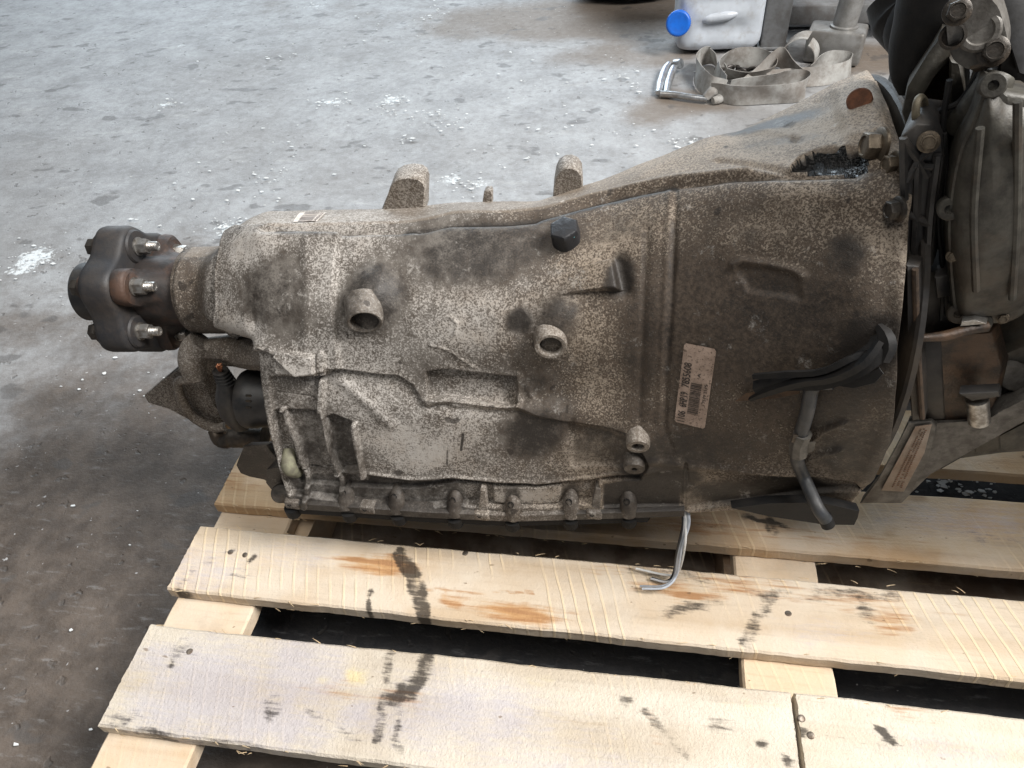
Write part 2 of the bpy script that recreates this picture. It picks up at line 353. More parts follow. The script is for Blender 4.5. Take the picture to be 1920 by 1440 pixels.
# ------------------------------------------------------------------ pallet
def wood_material(name, pale, deep, saw=1.0, fuzz=1.0, seed=0):
    q = Mat(name, .82, 0, .25); black, rust, blue, yel = q.attr('stain')
    v = q.map((1, 1, 1), (0, 0, 0), (seed*1.7, seed*.9, 0))
    fib = q.noise(1, 5, .65, q.map((14, 170, 170), (0, 0, 0), (seed*3, seed, 0)))
    ring = q.noise(1, 3, .5, q.map((1.6, 26, 26), (0, 0, 0), (seed*2, seed*4, 0)), .6)
    fz = q.noise(330, 3, .7, v); big = q.noise(9, 5, .6, v)
    col = q.mix(q.step(ring, .35, .68), pale, deep)
    col = q.mix(q.m2('MULTIPLY', q.step(fib, .5, .8), .4), col, tuple(x*.62 for x in deep))
    col = q.mix(q.m2('MULTIPLY', q.step(big, .40, .68), .45), col, (.66, .61, .53)); col = q.mix(q.m2('MULTIPLY', q.step(q.noise(6, 7, .75, v), .50, .72), .5), col, (.36, .30, .24)); col = q.mix(q.m2('MULTIPLY', q.step(q.noise(1, 6, .75, q.map((5, 70, 70), (0, 0, 0), (seed, 2, 0))), .58, .74), .5), col, (.33, .24, .15)); kn = q.vor(5.2, q.map((1, 1.7, 1), (0, 0, 0), (seed*2.3, seed*1.1, 0))); col = q.mix(q.m2('MULTIPLY', q.m2('SUBTRACT', 1.0, q.step(kn, .03, .085)), .55), col, (.24, .145, .075))
    sawv = q.wave(26, 1.6, 2, q.map((1, .5, 1), (0, 0, -.55)), 1.2)
    sm = q.m2('MULTIPLY', q.step(sawv, .86, .97), q.step(q.noise(7, 3, .5, v), .46, .60))
    col = q.mix(q.m2('MULTIPLY', sm, .55*saw), col, (.78, .62, .40))
    sv2 = q.wave(60, 1.0, 2, q.map((1, .55, 1), (0, 0, -.3)), 2)
    n1 = q.m2('SUBTRACT', q.noise(55, 6, .75, v), .5); n2 = q.m2('SUBTRACT', fz, .5)
    nf = q.m2('SUBTRACT', q.noise(1, 5, .7, q.map((40, 260, 90))), .5)
    def th(a, amt=1.0, lo=.3, hi=.75, g=1.3): return q.m2('MULTIPLY', q.step(q.m2('ADD', a, q.m2('MULTIPLY', q.m2('MULTIPLY', q.m2('ADD', q.m2('MULTIPLY', n1, .6), nf), g), q.step(a, 0, .15))), lo, hi), amt)
    col = q.mix(th(blue, .55, .20, 1.0, 1.3), col, (.40, .385, .45))
    col = q.mix(th(yel, .5, .2, 1.0), col, (.72, .60, .24))
    nr = q.m2('SUBTRACT', q.noise(1, 4, .6, q.map((18, 190, 60))), .5)
    rm = q.m2('MULTIPLY', q.step(q.m2('ADD', rust, q.m2('MULTIPLY', q.m2('MULTIPLY', nr, 1.9), q.step(rust, 0, .2))), .22, .95), .85)
    col = q.mix(rm, col, q.mix(q.step(nr, -.1, .12), (.47, .25, .095), (.33, .15, .05)))
    col = q.mix(th(black, .88, .28, .92, 1.7), col, (.028, .022, .018))
    speck = q.step(q.noise(85, 2, .4, q.map((1, 1.9, 1))), .73, .77)
    col = q.mix(q.m2('MULTIPLY', speck, .6), col, (.14, .09, .05))
    h = q.m2('ADD', q.m2('MULTIPLY', fib, .5), q.m2('MULTIPLY', fz, .7*fuzz)); h = q.m2('ADD', h, q.m2('MULTIPLY', sm, .5*saw)); h = q.m2('ADD', h, q.m2('MULTIPLY', q.noise(120, 4, .75, v), .8*fuzz))
    return q.done(col, None, q.bump(h, .75, .0016))
PALE, DEEP = (.60, .495, .375), (.50, .385, .265)
W1 = wood_material('pallet_wood_orange', (.54, .385, .235), (.45, .295, .165), .6, .6, 1)
W2 = wood_material('pallet_wood_sawn', PALE, DEEP, 1.0, .7, 2)
W3 = wood_material('pallet_wood_fuzzy', (.56, .50, .415), (.48, .41, .32), .25, 1.5, 3)
W4 = wood_material('pallet_wood_fuzzy_pale', (.57, .515, .43), (.49, .425, .33), .35, 1.3, 4)
WC = wood_material('pallet_wood_cross', (.60, .47, .33), (.51, .37, .235), .3, .5, 5)
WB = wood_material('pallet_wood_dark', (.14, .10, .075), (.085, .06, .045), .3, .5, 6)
WK = wood_material('pallet_wood_block_shaded', (.22, .14, .085), (.14, .085, .05), .2, .6, 7)  # darker copy of the block wood, for blocks seen on their shaded face

def plank(name, x0, x1, y0, y1, z0, z1, mat, parent, paint=None, step=.004, yaw=0.0, seed=0, along='x'):
    """a sawn board with slightly ragged edges; paint(P, A) fills stain channels from world XY"""
    L = x1-x0; Wd = y1-y0; T = z1-z0; b = min(.0022, T*.2)
    if along == 'y': L, Wd = Wd, L
    n = max(2, int(L/step)+1); m = max(4, int(Wd/step)+1)
    us = np.linspace(0, L, n); us = np.concatenate([[b*0], us[1:-1], [L]]) if n > 2 else us
    top = [(w, 0.) for w in np.linspace(b, Wd-b, m)]
    loop = [(0., -b)] + top + [(Wd, -b), (Wd, -T+b), (Wd-b, -T), (b, -T), (0., -T+b)]
    r = np.random.default_rng(seed+50); V = []
    k = len(loop); lw = np.array(loop)
    e0 = .0016*(fbm(np.column_stack([us*1.0, us*0]), 60, seed, 3)-.5)+.0022*(fbm(np.column_stack([us, us*0+3]), 9, seed+4, 2)-.5)
    e1 = .0016*(fbm(np.column_stack([us*1.0, us*0+9]), 60, seed+7, 3)-.5)+.0022*(fbm(np.column_stack([us, us*0+5]), 9, seed+2, 2)-.5)
    for i, u in enumerate(us):
        w = lw[:, 0]+(e0[i]*(1-lw[:, 0]/Wd)+e1[i]*lw[:, 0]/Wd); z = lw[:, 1].copy()
        if i in (0, n-1): uu = np.where(lw[:, 1] > -b*.5, u+(b*.5 if i == 0 else -b*.5), u)+r.normal(0, .0003, k)
        else: uu = np.full(k, u)
        z[1:m+1] += .0007*(vnoise(np.column_stack([np.full(m, u), w[1:m+1]]), 30, seed)-.5)
        V.append(np.column_stack([uu, w, z]))
    V = np.vstack(V); F = grid_faces(n, k, close_v=True) + [tuple(range(k))[::-1], tuple(range((n-1)*k, n*k))]
    if along == 'y': V = np.column_stack([V[:, 1], V[:, 0], V[:, 2]]); F = [f[::-1] for f in F]
    c = np.array([L/2, 0, 0]); V = V+np.array([x0, y0, z1])
    if yaw: R = rotz(yaw); o0 = np.array([x0, y0, 0]); V = (V-o0)@R.T+o0
    o = mk(name, V, [f[::-1] for f in F], mat, parent, ang=30)
    A = np.zeros((len(V), 4))
    if paint: paint(V[:, :2], A)
    set_attr(o.data, 'stain', A); return o
pz = lambda px: atZ(px, 0)[:2]
def stroke(P, px, w, soft=.6):
    d = seg_dist(P+.009*(np.stack([fbm(P, 55, 81, 3), fbm(P, 75, 85, 3)], 1)-.5), [pz(p) for p in px]); return (1-sstep(d, w*(1-soft), w*(1+soft)))*np.clip(.45+1.1*fbm(P, 95, 33, 3), 0, 1.1)
def spot(P, px, rx, ry, ang=0, soft=.5): return ell(P+.012*(np.stack([fbm(P, 40, 61, 3)*2, fbm(P, 60, 71, 3)], 1)-.5), pz(px), rx, ry, ang, min(soft+.25, .9))
def mx(A, c, *v):
    for a in v: A[:, c] = np.maximum(A[:, c], a)
def paint1(P, A):
    mx(A, 0, stroke(P, [(1395, 968), (1440, 978), (1475, 990)], .004), .8*stroke(P, [(1440, 975), (1448, 1000)], .006), .35*spot(P, (1350, 985), .05, .006), .35*spot(P, (1880, 1010), .05, .01), .3*spot(P, (1700, 955), .03, .006))
    mx(A, 1, .5*spot(P, (1320, 985), .12, .012), .35*spot(P, (440, 900), .05, .02), .35*spot(P, (1600, 1010), .08, .015))
    mx(A, 2, .55*spot(P, (1850, 980), .12, .03, 0, .8))
def paint2(P, A):
    mx(A, 1, spot(P, (725, 1060), .040, .0125, .05, .45), .85*spot(P, (700, 1050), .055, .006, .05), .8*spot(P, (868, 1128), .020, .008, 0, .4), spot(P, (985, 1152), .045, .012, .02, .5), .6*stroke(P, [(800, 1106), (1000, 1110)], .002),
       .75*spot(P, (1285, 1110), .05, .010, 0, .6), .6*spot(P, (1400, 1100), .06, .012, 0, .7), .65*spot(P, (1690, 1165), .025, .016, .4, .7), .5*spot(P, (1600, 1125), .10, .012, 0, .7), .4*stroke(P, [(1100, 1062), (1300, 1072)], .008))
    mx(A, 0, stroke(P, [(748, 1040), (768, 1065), (780, 1095), (790, 1125), (795, 1150)], .0085, .5), .85*stroke(P, [(698, 1103), (690, 1120), (693, 1146)], .003), spot(P, (486, 1049), .006, .006, 0, .4), spot(P, (362, 1110), .012, .004, 0, .5),
       .5*spot(P, (455, 1080), .016, .010, 0, .7), .35*stroke(P, [(330, 1100), (370, 1060), (440, 1030)], .005), .75*spot(P, (1300, 1140), .028, .009, .3, .6), .5*spot(P, (1280, 1085), .05, .007, 0, .7), .65*stroke(P, [(1450, 1115), (1425, 1150), (1395, 1205)], .007, .6),
       .7*spot(P, (1445, 1120), .012, .007, 0, .5), .6*stroke(P, [(1530, 1105), (1600, 1115), (1680, 1120)], .005, .7), .65*spot(P, (1640, 1150), .010, .014, 0, .6), .5*stroke(P, [(1180, 1070), (1290, 1082)], .006, .7), .45*spot(P, (1500, 1120), .06, .006, 0, .8))
    mx(A, 2, .6*spot(P, (380, 1070), .07, .035, 0, .7), .45*spot(P, (560, 1040), .06, .03, 0, .7), .4*spot(P, (1560, 1190), .05, .02, 0, .8))
def paint3(P, A):
    n = fbm(P, 22, 4)
    for px, rx, ry, a in (((400, 1290), .07, .05, .95), ((560, 1270), .06, .045, .85), ((500, 1350), .08, .03, .85), ((330, 1330), .06, .03, .8), ((860, 1340), .10, .04, .75), ((690, 1345), .03, .02, .9), ((1010, 1380), .08, .03, .5), ((300, 1230), .03, .02, .7), ((1100, 1440), .1, .02, .6)):
        mx(A, 2, a*spot(P, px, rx, ry, 0, .8)*(.55+.9*n))
    mx(A, 0, .62*stroke(P, [(730, 1225), (725, 1290), (715, 1345), (708, 1390)], .0055, .7), .95*stroke(P, [(800, 1228), (792, 1265), (765, 1300)], .0085, .7), spot(P, (755, 1303), .009, .012, .3, .5), .6*stroke(P, [(745, 1335), (742, 1380), (750, 1412)], .005, .7),
       .5*stroke(P, [(575, 1330), (620, 1360), (670, 1390)], .004, .7), .8*spot(P, (515, 1342), .007, .009, 0, .6), .5*spot(P, (520, 1318), .010, .006, 0, .6), .5*spot(P, (350, 1220), .02, .012, 0, .8), .95*spot(P, (332, 1243), .0045, .004), .75*spot(P, (310, 1378), .02, .006, .1, .6),
       .6*spot(P, (245, 1350), .02, .010, 0, .7), .55*stroke(P, [(1210, 1330), (1245, 1370), (1285, 1415)], .005, .7), .55*spot(P, (1365, 1363), .012, .008, 0, .6), .8*spot(P, (1187, 1313), .007, .006, 0, .6), .8*spot(P, (1443, 1397), .006, .005), .8*spot(P, (1480, 1430), .008, .005), .55*spot(P, (430, 1395), .04, .004, 0, .7))
    mx(A, 1, .35*spot(P, (650, 1290), .06, .012, 0, .8), .4*spot(P, (760, 1310), .02, .016, 0, .7), .35*spot(P, (1240, 1360), .01, .02, 0, .8))
    mx(A, 3, .85*spot(P, (680, 1268), .013, .009, 0, .8), .6*spot(P, (613, 1274), .009, .006, 0, .8), .45*spot(P, (1020, 1277), .010, .006, 0, .8), .35*spot(P, (1420, 1325), .03, .010, 0, .8), .3*spot(P, (300, 1300), .02, .01, 0, .8))
def paint3r(P, A):
    mx(A, 0, .95*spot(P, (1503, 1345), .006, .005), .95*spot(P, (1520, 1378), .006, .005), .9*stroke(P, [(1640, 1360), (1665, 1385), (1672, 1392)], .0035, .6), .7*spot(P, (1680, 1388), .01, .003, .3), .45*stroke(P, [(1530, 1380), (1700, 1402)], .001, .7))
    mx(A, 1, .4*spot(P, (1720, 1335), .03, .010, 0, .8)); mx(A, 2, .5*spot(P, (1800, 1420), .08, .03, 0, .8))
def build_pallet():
    root = empty('pallet', (0.15, .45, FLOOR_Z)); tag(root, 'pale sawn wood pallet with stained deck boards carrying the gearbox', 'pallet')
    T = .018; xe = .84
    plank('deck_board', -.487, xe, .593, .690, -T, 0, W1, root, None, .01, 0, 1)
    plank('deck_board', -.487, xe, .725, .830, -T, 0, W1, root, None, .02, 0, 2)
    plank('deck_board', -.487, xe, .870, .960, -T, 0, W1, root, None, .02, 0, 3)
    plank('deck_board', -.487, xe, .466, .556, -T, 0, W1, root, paint1, .003, 0, 4)
    plank('deck_board', -.490, xe, .350, .4345, -T, 0, W2, root, paint2, .003, -.004, 5)
    plank('deck_board', -.487, .1685, .203, .309, -T, 0, W3, root, paint3, .003, .004, 6)
    plank('deck_board', .1712, xe, .203, .312, -T-.0005, -.0005, W4, root, paint3r, .003, 0, 7)
    plank('deck_board', -.492, xe, .060, .164, -T, 0, W3, root, None, .006, 0, 8)
    for x0, x1, s in ((-.4855, -.391, 11), (.1290, .2150, 12), (.735, .835, 13)):
        plank('cross_board', x0, x1, .055, .958, -.040, -T-.0004, WC, root, None, .006, 0, s, along='y')
    for x0, x1 in ((-.478, -.372), (.120, .2100), (.735, .83)):
        for y0, y1 in ((.062, .16), (.445, .565), (.86, .955)):
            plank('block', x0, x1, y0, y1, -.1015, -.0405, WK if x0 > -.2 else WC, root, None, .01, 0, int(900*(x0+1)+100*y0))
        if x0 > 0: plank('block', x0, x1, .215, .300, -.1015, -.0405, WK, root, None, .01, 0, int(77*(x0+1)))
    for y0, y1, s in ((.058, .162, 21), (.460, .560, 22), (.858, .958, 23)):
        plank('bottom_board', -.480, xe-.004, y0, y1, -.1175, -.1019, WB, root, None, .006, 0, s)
    G = []
    for y, zz in ((.4345, 0), (.350, 0), (.309, 0), (.203, 0), (.466, 0), (.350, -.018), (.203, -.018), (.466, -.018)):
        for k in range(26):
            x = random.uniform(-.48, .60); l = random.uniform(.003, .011); a = random.choice((0, math.pi))+random.uniform(-.7, .7); sgn = 1 if y in (.4345, .309) else -1
            p = np.array([x, y-sgn*.0004, zz-.0006]); e = np.array([math.cos(a)*l, sgn*abs(math.sin(a))*l*.8, random.uniform(-.3, .5)*l]); G.append(tube_geo([p, p+e*.5+np.array([0, 0, .0006]), p+e], [.0005, .0004, .0001], 4, 4))
    V = []; F = []
    for v, f_ in G: k = len(V); V += list(v); F += [tuple(i+k for i in q) for q in f_]
    o = mk('splinters', V, F, simple('splinter_wood', (.66, .52, .34), (.55, .40, .24), .9), root); o['kind'] = 'stuff'
    nm = simple('nail_steel', (.22, .19, .16), (.10, .07, .05), .5, .7)
    def nail(): return hexprof([(.0042, -.004, 0), (.0042, .0002, 0), (.0034, .0007, 0), (.0012, .0008, 0)])
    for px in ((433, 1035), (459, 1041), (872, 1037), (1478, 1150), (356, 1222), (1503, 1347), (1520, 1379)):
        P = atZ(px, 0); place('nail', 'nail', nail, (P[0], P[1], .0001), (random.uniform(-.2, .2), random.uniform(-.2, .2), 1), nm, root, 0, .8)
build_pallet()
# ------------------------------------------------------------------ gearbox case: a lofted casting with its ribs, pockets and pads raised from it
def case_material():
    q = Mat('grimy_cast_aluminium', .68, .12, .4); oil, brown, speck, lite = q.attr('dirt')
    big = q.noise(14, 6, .62); med = q.noise(60, 5, .68); sp = q.noise(620, 3, .68); sp2 = q.noise(270, 4, .74); gr = q.noise(1100, 2, .6)
    nb = q.m2('SUBTRACT', big, .5); nm_ = q.m2('SUBTRACT', med, .5)
    base = q.mix(q.step(med, .3, .7), (.152, .136, .119), (.068, .057, .047))
    bm = q.step(q.m2('ADD', brown, q.m2('ADD', q.m2('MULTIPLY', nb, .7), q.m2('MULTIPLY', nm_, .5))), .12, .85)
    base = q.mix(bm, base, q.mix(q.step(sp2, .35, .65), (.092, .068, .049), (.042, .031, .023)))
    base = q.mix(q.m2('MULTIPLY', lite, .55), base, (.33, .27, .21))
    # crystalline light flecks of oxide and dust
    f = q.m2('ADD', q.m2('ADD', q.m2('MULTIPLY', sp, .62), q.m2('MULTIPLY', sp2, .38)), q.m2('ADD', q.m2('MULTIPLY', nb, .20), q.m2('MULTIPLY', q.m2('SUBTRACT', speck, .5), .26)))
    fm = q.step(f, .475, .615)
    flc = q.mix(bm, (.53, .50, .465), (.43, .355, .275))
    col = q.mix(q.m2('MULTIPLY', fm, .66), base, flc)
    dk = q.step(q.noise(260, 3, .6), .60, .72)
    col = q.mix(q.m2('MULTIPLY', dk, .45), col, (.045, .034, .026))
    om = q.step(q.m2('ADD', oil, q.m2('ADD', q.m2('MULTIPLY', nm_, .8), q.m2('ADD', q.m2('MULTIPLY', nb, .5), q.m2('MULTIPLY', q.m2('SUBTRACT', sp, .5), 1.0)))), .30, .85)
    col = q.mix(q.m2('MULTIPLY', om, .93), col, (.020, .0165, .014))
    run = q.m2('MULTIPLY', q.step(q.noise(1, 6, .72, q.map((75, 9, 9), (0, 0, .1))), .56, .72), q.step(q.noise(7, 3, .5), .42, .60)); col = q.mix(q.m2('MULTIPLY', run, .55), col, (.050, .036, .026))
    ox = q.m2('MULTIPLY', q.step(q.noise(38, 7, .8), .57, .68), q.step(sp2, .42, .55)); col = q.mix(q.m2('MULTIPLY', ox, .40), col, (.52, .49, .45))
    pit = q.step(q.noise(70, 1, .4), .74, .78); col = q.mix(q.m2('MULTIPLY', pit, .7), col, (.02, .015, .012))
    rough = q.m2('SUBTRACT', .66, q.m2('MULTIPLY', om, .20))
    h = q.m2('ADD', q.m2('MULTIPLY', sp2, .8), q.m2('MULTIPLY', gr, .4)); h = q.m2('ADD', h, q.m2('MULTIPLY', med, .9))
    return q.done(col, rough, q.bump(h, .55, .0012))
CASE = case_material()
WET = simple('wet_black_sealant', (.006, .006, .006), (.014, .013, .012), .14, 0, 70, 1.0, bdist=.006)

BODY_X = [400, 500, 720, 1000, 1150, 1260, 1350, 1500, 1620, 1720]
RAIL = {   # pixel line on the photo, and distance from the gearbox axis at BODY_X
 'T': ([(372, 478), (420, 450), (470, 408), (500, 396), (720, 391), (800, 386), (850, 379), (1010, 377), (1060, 360), (1130, 336), (1260, 284), (1320, 259), (1385, 246), (1480, 198), (1560, 152), (1610, 132), (1720, 120)], None),
 'C': ([(400, 470), (440, 436), (500, 430), (640, 428), (760, 424), (800, 418), (850, 406), (950, 405), (1020, 398), (1100, 375), (1200, 352), (1260, 340), (1400, 325), (1600, 318), (1730, 318)], [.062, .090, .091, .094, .108, .128, .146, .178, .200, .207]),
 'F1': ([(400, 500), (500, 480), (1000, 465), (1250, 430), (1730, 420)], [.066, .092, .093, .098, .110, .128, .147, .178, .200, .207]),
 'F2': ([(400, 555), (500, 560), (1000, 560), (1730, 540)], [.068, .098, .100, .104, .114, .128, .146, .176, .200, .207]),
 'F3': ([(400, 600), (500, 635), (1000, 640), (1730, 650)], [.070, .104, .107, .110, .119, .130, .146, .175, .199, .207]),
 'S': ([(400, 640), (500, 690), (600, 705), (800, 730), (1000, 735), (1730, 735)], [.075, .119, .122, .123, .130, .138, .150, .176, .200, .208]),
 'L': ([(400, 780), (1200, 805), (1730, 825)], [-.12, -.137, -.138, -.139, -.144, -.150, -.158, -.178, -.196, -.202]),
 'RT': ([(400, 885), (640, 893), (860, 903), (1100, 905), (1300, 880), (1500, 890), (1730, 895)], [-.15, -.153, -.155, -.156, -.158, -.160, -.164, -.176, -.190, -.196]),
 'FL': ([(400, 940), (540, 948), (650, 955), (800, 965), (960, 972), (1100, 968), (1290, 962), (1400, 955), (1500, 950), (1610, 944), (1730, 920)], [-.158, -.160, -.162, -.163, -.164, -.165, -.166, -.170, -.174, -.176]),
}
NAMES = list(RAIL)
def rail_points():
    out = {}
    for nme, (px, rr) in RAIL.items():
        px = np.array(px, float); xs = np.linspace(px[0, 0], px[-1, 0], 160); ys = np.interp(xs, px[:, 0], px[:, 1])
        if nme not in ('T', 'C', 'FL', 'S', 'RT'): 
            ys = np.interp(xs, px[:, 0], px[:, 1])
        pts = []
        for x, y in zip(xs, ys):
            if rr is None:
                d = ray((x, y)); d /= np.linalg.norm(d); A = np.array([d, -AXD]).T; t = np.linalg.lstsq(A, AX0-CAM, rcond=None)[0]; pts.append(CAM+d*t[0])
            elif rr[0] < 0:                            # given as depth in front of the axis instead
                d = ray((x, y)); m = AXD[1]/AXD[0]; pts.append(CAM+d*((AX0[1]-m*AX0[0]+np.interp(x, BODY_X, rr))/(d[1]-m*d[0])))
            else: pts.append(atR((x, y), np.interp(x, BODY_X, rr)))
        out[nme] = np.array(pts)
    return out
XN0, XN1 = -.456, -.430; X_R = .189
XS = np.unique(np.concatenate([np.arange(XN0, XN1, .003), np.arange(XN1, X_R, .00105), [X_R]]))
def smooth1(a, k):
    if k < 2: return a
    p = np.pad(a, k, mode='edge'); return np.convolve(p, np.ones(2*k+1)/(2*k+1), 'same')[k:-k]
def case_grid():
    rp = rail_points(); K = []                       # rails as (dy, dz) about the axis at each X
    ac = np.array([axis(X) for X in XS])
    for nme in NAMES:
        P = rp[nme]; o = np.argsort(P[:, 0]); Y = np.interp(XS, P[o, 0], P[o, 1]); Z = np.interp(XS, P[o, 0], P[o, 2])
        sm = 3 if nme in ('T', 'C') else 8
        K.append(np.stack([smooth1(Y, sm)-ac[:, 1], smooth1(Z, sm)-ac[:, 2]], 1))
    K = np.array(K)                                   # rails x X x 2
    w = sstep(XS, .02, .19)[:, None]                  # hidden rear side
    RT = np.hypot(K[0, :, 0], K[0, :, 1])[:, None]
    zf = K[-1, :, 1][:, None]
    hid = [np.hstack([K[-1, :, :1]+.035, zf-.004]), np.hstack([0*zf, np.minimum(zf, -RT*.95)-.004]), np.hstack([.12*(1-w)+.15*w, zf*.9]), np.hstack([RT*1.1, 0*zf]), np.hstack([RT*.82, RT*.62])]
    K = np.concatenate([K, np.array(hid)])
    # neck: every rail goes to a circle of radius .046
    th = np.radians([65, 100, 122, 142, 162, 182, 205, 228, 250, 262, 285, 320, 0, 35])
    circ = .0465*np.stack([np.cos(th), np.sin(th)], 1)
    for i in range(len(K)):
        low = NAMES[i] in ('S', 'L', 'RT', 'FL') if i < 9 else i in (9, 10, 11)
        xs0, xs1 = (-.3545, -.3425) if low else (XN1-.004, (-.398 if i in (0, 1, 13) else -.405))
        b = sstep(XS, xs0, xs1)[:, None]; K[i] = circ[i]*(1-b)+K[i]*b
    n = len(K); seg = [.030, 34, 44, 52, 46, 44, 56, 48, 44]
    cnt = [36, 42, 56, 62, 58, 60, 78, 64, 10, 8, 8, 8, 8, 12]
    rows = []
    for i in range(n):
        a, b, c, d = K[i-1], K[i], K[(i+1) % n], K[(i+2) % n]
        for t in np.arange(cnt[i])/cnt[i]:
            h = .5*((2*b)+(c-a)*t+(2*a-5*b+4*c-d)*t*t+(3*b-a-3*c+d)*t**3)
            if i >= 7: h = b*(1-t)+c*t
            rows.append(h)
    G = np.array(rows).transpose(1, 0, 2)             # X x v x 2
    P = np.empty((len(XS), G.shape[1], 3)); P[:, :, 0] = XS[:, None]; P[:, :, 1] = G[:, :, 0]+ac[:, 1:2]; P[:, :, 2] = G[:, :, 1]+ac[:, 2:3]
    dx = np.array([.006, .0, .0, .0, .002, .008, .020, .026, .020, .02, .01, .0, .0, .0]); kk = np.concatenate([[i+t for t in np.arange(c)/c] for i, c in enumerate(cnt)])
    P[:, :, 0] += sstep(XS, .08, X_R)[:, None]*np.interp(kk, np.arange(15), np.append(dx, dx[0]))[None, :]
    vis = sum(cnt[:8])+1
    return P, vis, cnt
GP, NVIS, CNT = case_grid()
def grid_normals(P):
    du = np.gradient(P, axis=0); dv = np.roll(P, -1, 1)-np.roll(P, 1, 1); N = np.cross(dv, du); N /= np.maximum(np.linalg.norm(N, axis=2, keepdims=True), 1e-9)
    return N
GN = grid_normals(GP)
if (GN[260, 150]@(CAM-GP[260, 150])) < 0: GN = -GN
# development of the surface: u along the gearbox, s around it, both in metres
arc = np.concatenate([np.zeros((GP.shape[0], 1)), np.cumsum(np.linalg.norm(np.diff(GP, axis=1), axis=2), axis=1)], 1)
arc -= arc[:, CNT[0]:CNT[0]+1]
US = np.stack([GP[:, :, 0], arc], 2)
_front = np.zeros(GP.shape[:2], bool); _front[:, :NVIS] = True
_front &= np.einsum('ijk,ijk->ij', GN, CAM-GP) > 0
_idx = np.argwhere(_front); _pp = proj(GP[_front])
def find(px):                                          # grid cell of the case seen at this place of the photograph
    d = (_pp[:, 0]-px[0])**2+(_pp[:, 1]-px[1])**2; return tuple(_idx[int(np.argmin(d))])
def us(px): return US[find(px)]
UV = US.reshape(-1, 2); DISP = np.zeros(len(UV)); DIRT = np.zeros((len(UV), 4))
VISM = np.repeat((np.arange(GP.shape[1]) < NVIS+6)[None], GP.shape[0], 0).ravel()
def near(Q, m):
    Q = np.asarray(Q); lo = Q.min(0)-m; hi = Q.max(0)+m
    return np.where(VISM & (UV[:, 0] > lo[0]) & (UV[:, 0] < hi[0]) & (UV[:, 1] > lo[1]) & (UV[:, 1] < hi[1]))[0]
def ridge(px, w, h, flat=False):
    Q = [us(p) for p in px]; i = near(Q, w*3); d = seg_dist(UV[i], Q)
    DISP[i] += h*(1-sstep(d, w*.5, w)) if flat else h*np.exp(-(d/w)**2)
def pad(px, h, edge=.002, ramp=None):                  # ramp: (px0, px1): height grows from 0 at px0 to h at px1
    Q = [us(p) for p in px]; i = near(Q, edge*3); d = poly_sd(UV[i], Q); k = 1-sstep(d, -edge, edge)
    if ramp: a, b = us(ramp[0]), us(ramp[1]); ab = b-a; k = k*np.clip(((UV[i]-a)@ab)/(ab@ab), 0, 1.15)
    DISP[i] += h*k
def dome(px, rx, ry, h, ang=0, soft=.8):
    c = us(px); i = near([c], max(rx, ry)*2.2); DISP[i] += h*ell(UV[i], c, rx, ry, ang, soft)
def dirt(ch, px, rx, ry, a=1.0, ang=0, soft=.7, mode='max'):
    c = us(px); i = near([c], max(rx, ry)*2.2); v = a*ell(UV[i], c, rx, ry, ang, soft)
    DIRT[i, ch] = np.maximum(DIRT[i, ch], v) if mode == 'max' else np.clip(DIRT[i, ch]+v, 0, 1.2)
def dline(ch, px, w, a=1.0, soft=.8):
    Q = [us(p) for p in px]; i = near(Q, w*3); d = seg_dist(UV[i], Q); DIRT[i, ch] = np.maximum(DIRT[i, ch], a*(1-sstep(d, w*(1-soft), w*(1+soft))))
def dpoly(ch, px, a=1.0, edge=.004):
    Q = [us(p) for p in px]; i = near(Q, edge*3); d = poly_sd(UV[i], Q); DIRT[i, ch] = np.maximum(DIRT[i, ch], a*(1-sstep(d, -edge, edge)))

# --- shapes cast into the case
CRE = RAIL['C'][0][2:]
ridge([(x, y-6) for x, y in CRE[:-2]], .0045, .0032)
ridge([(x, y+7) for x, y in CRE[:-1]], .0045, -.0045)
ridge([(790, 430), (860, 418), (1000, 412)], .005, -.003)
# rim round the left shoulder panel
rim = [(430, 442), (416, 480), (410, 530), (412, 580), (425, 615), (448, 638), (490, 655), (520, 668)]
pad(rim+[(560, 700), (640, 690), (640, 440)], .0060, .0016); ridge(rim, .0025, .0012)
dome((512, 548), .036, .040, -.0035)
ridge([(578, 455), (582, 560), (576, 640)], .006, .0015)
# boss roots
dome((690, 568), .020, .026, .008); dome((702, 545), .014, .020, .005); dome((1040, 615), .017, .022, .008)
# wedge pad
pad([(1046, 556), (1060, 520), (1100, 498), (1150, 488), (1163, 545)], .012, .0011, ramp=((1075, 500), (1150, 550)))
ridge([(1160, 490), (1172, 545)], .006, -.003)
# joint band between gearbox body and bell housing
ridge([(1214, 430), (1208, 560), (1200, 800)], .003, -.0012); ridge([(1234, 400), (1228, 560), (1222, 800)], .006, .0009)
ridge([(1266, 355), (1262, 480), (1254, 640), (1246, 800), (1262, 845)], .0024, -.0017); ridge([(1254, 355), (1250, 480), (1242, 640), (1236, 790)], .0026, .0010)
# boxy lug under the shoulder panel
pad([(527, 655), (594, 664), (598, 702), (520, 698), (516, 682)], .0085, .0012); ridge([(606, 664), (606, 698)], .005, .004, True)
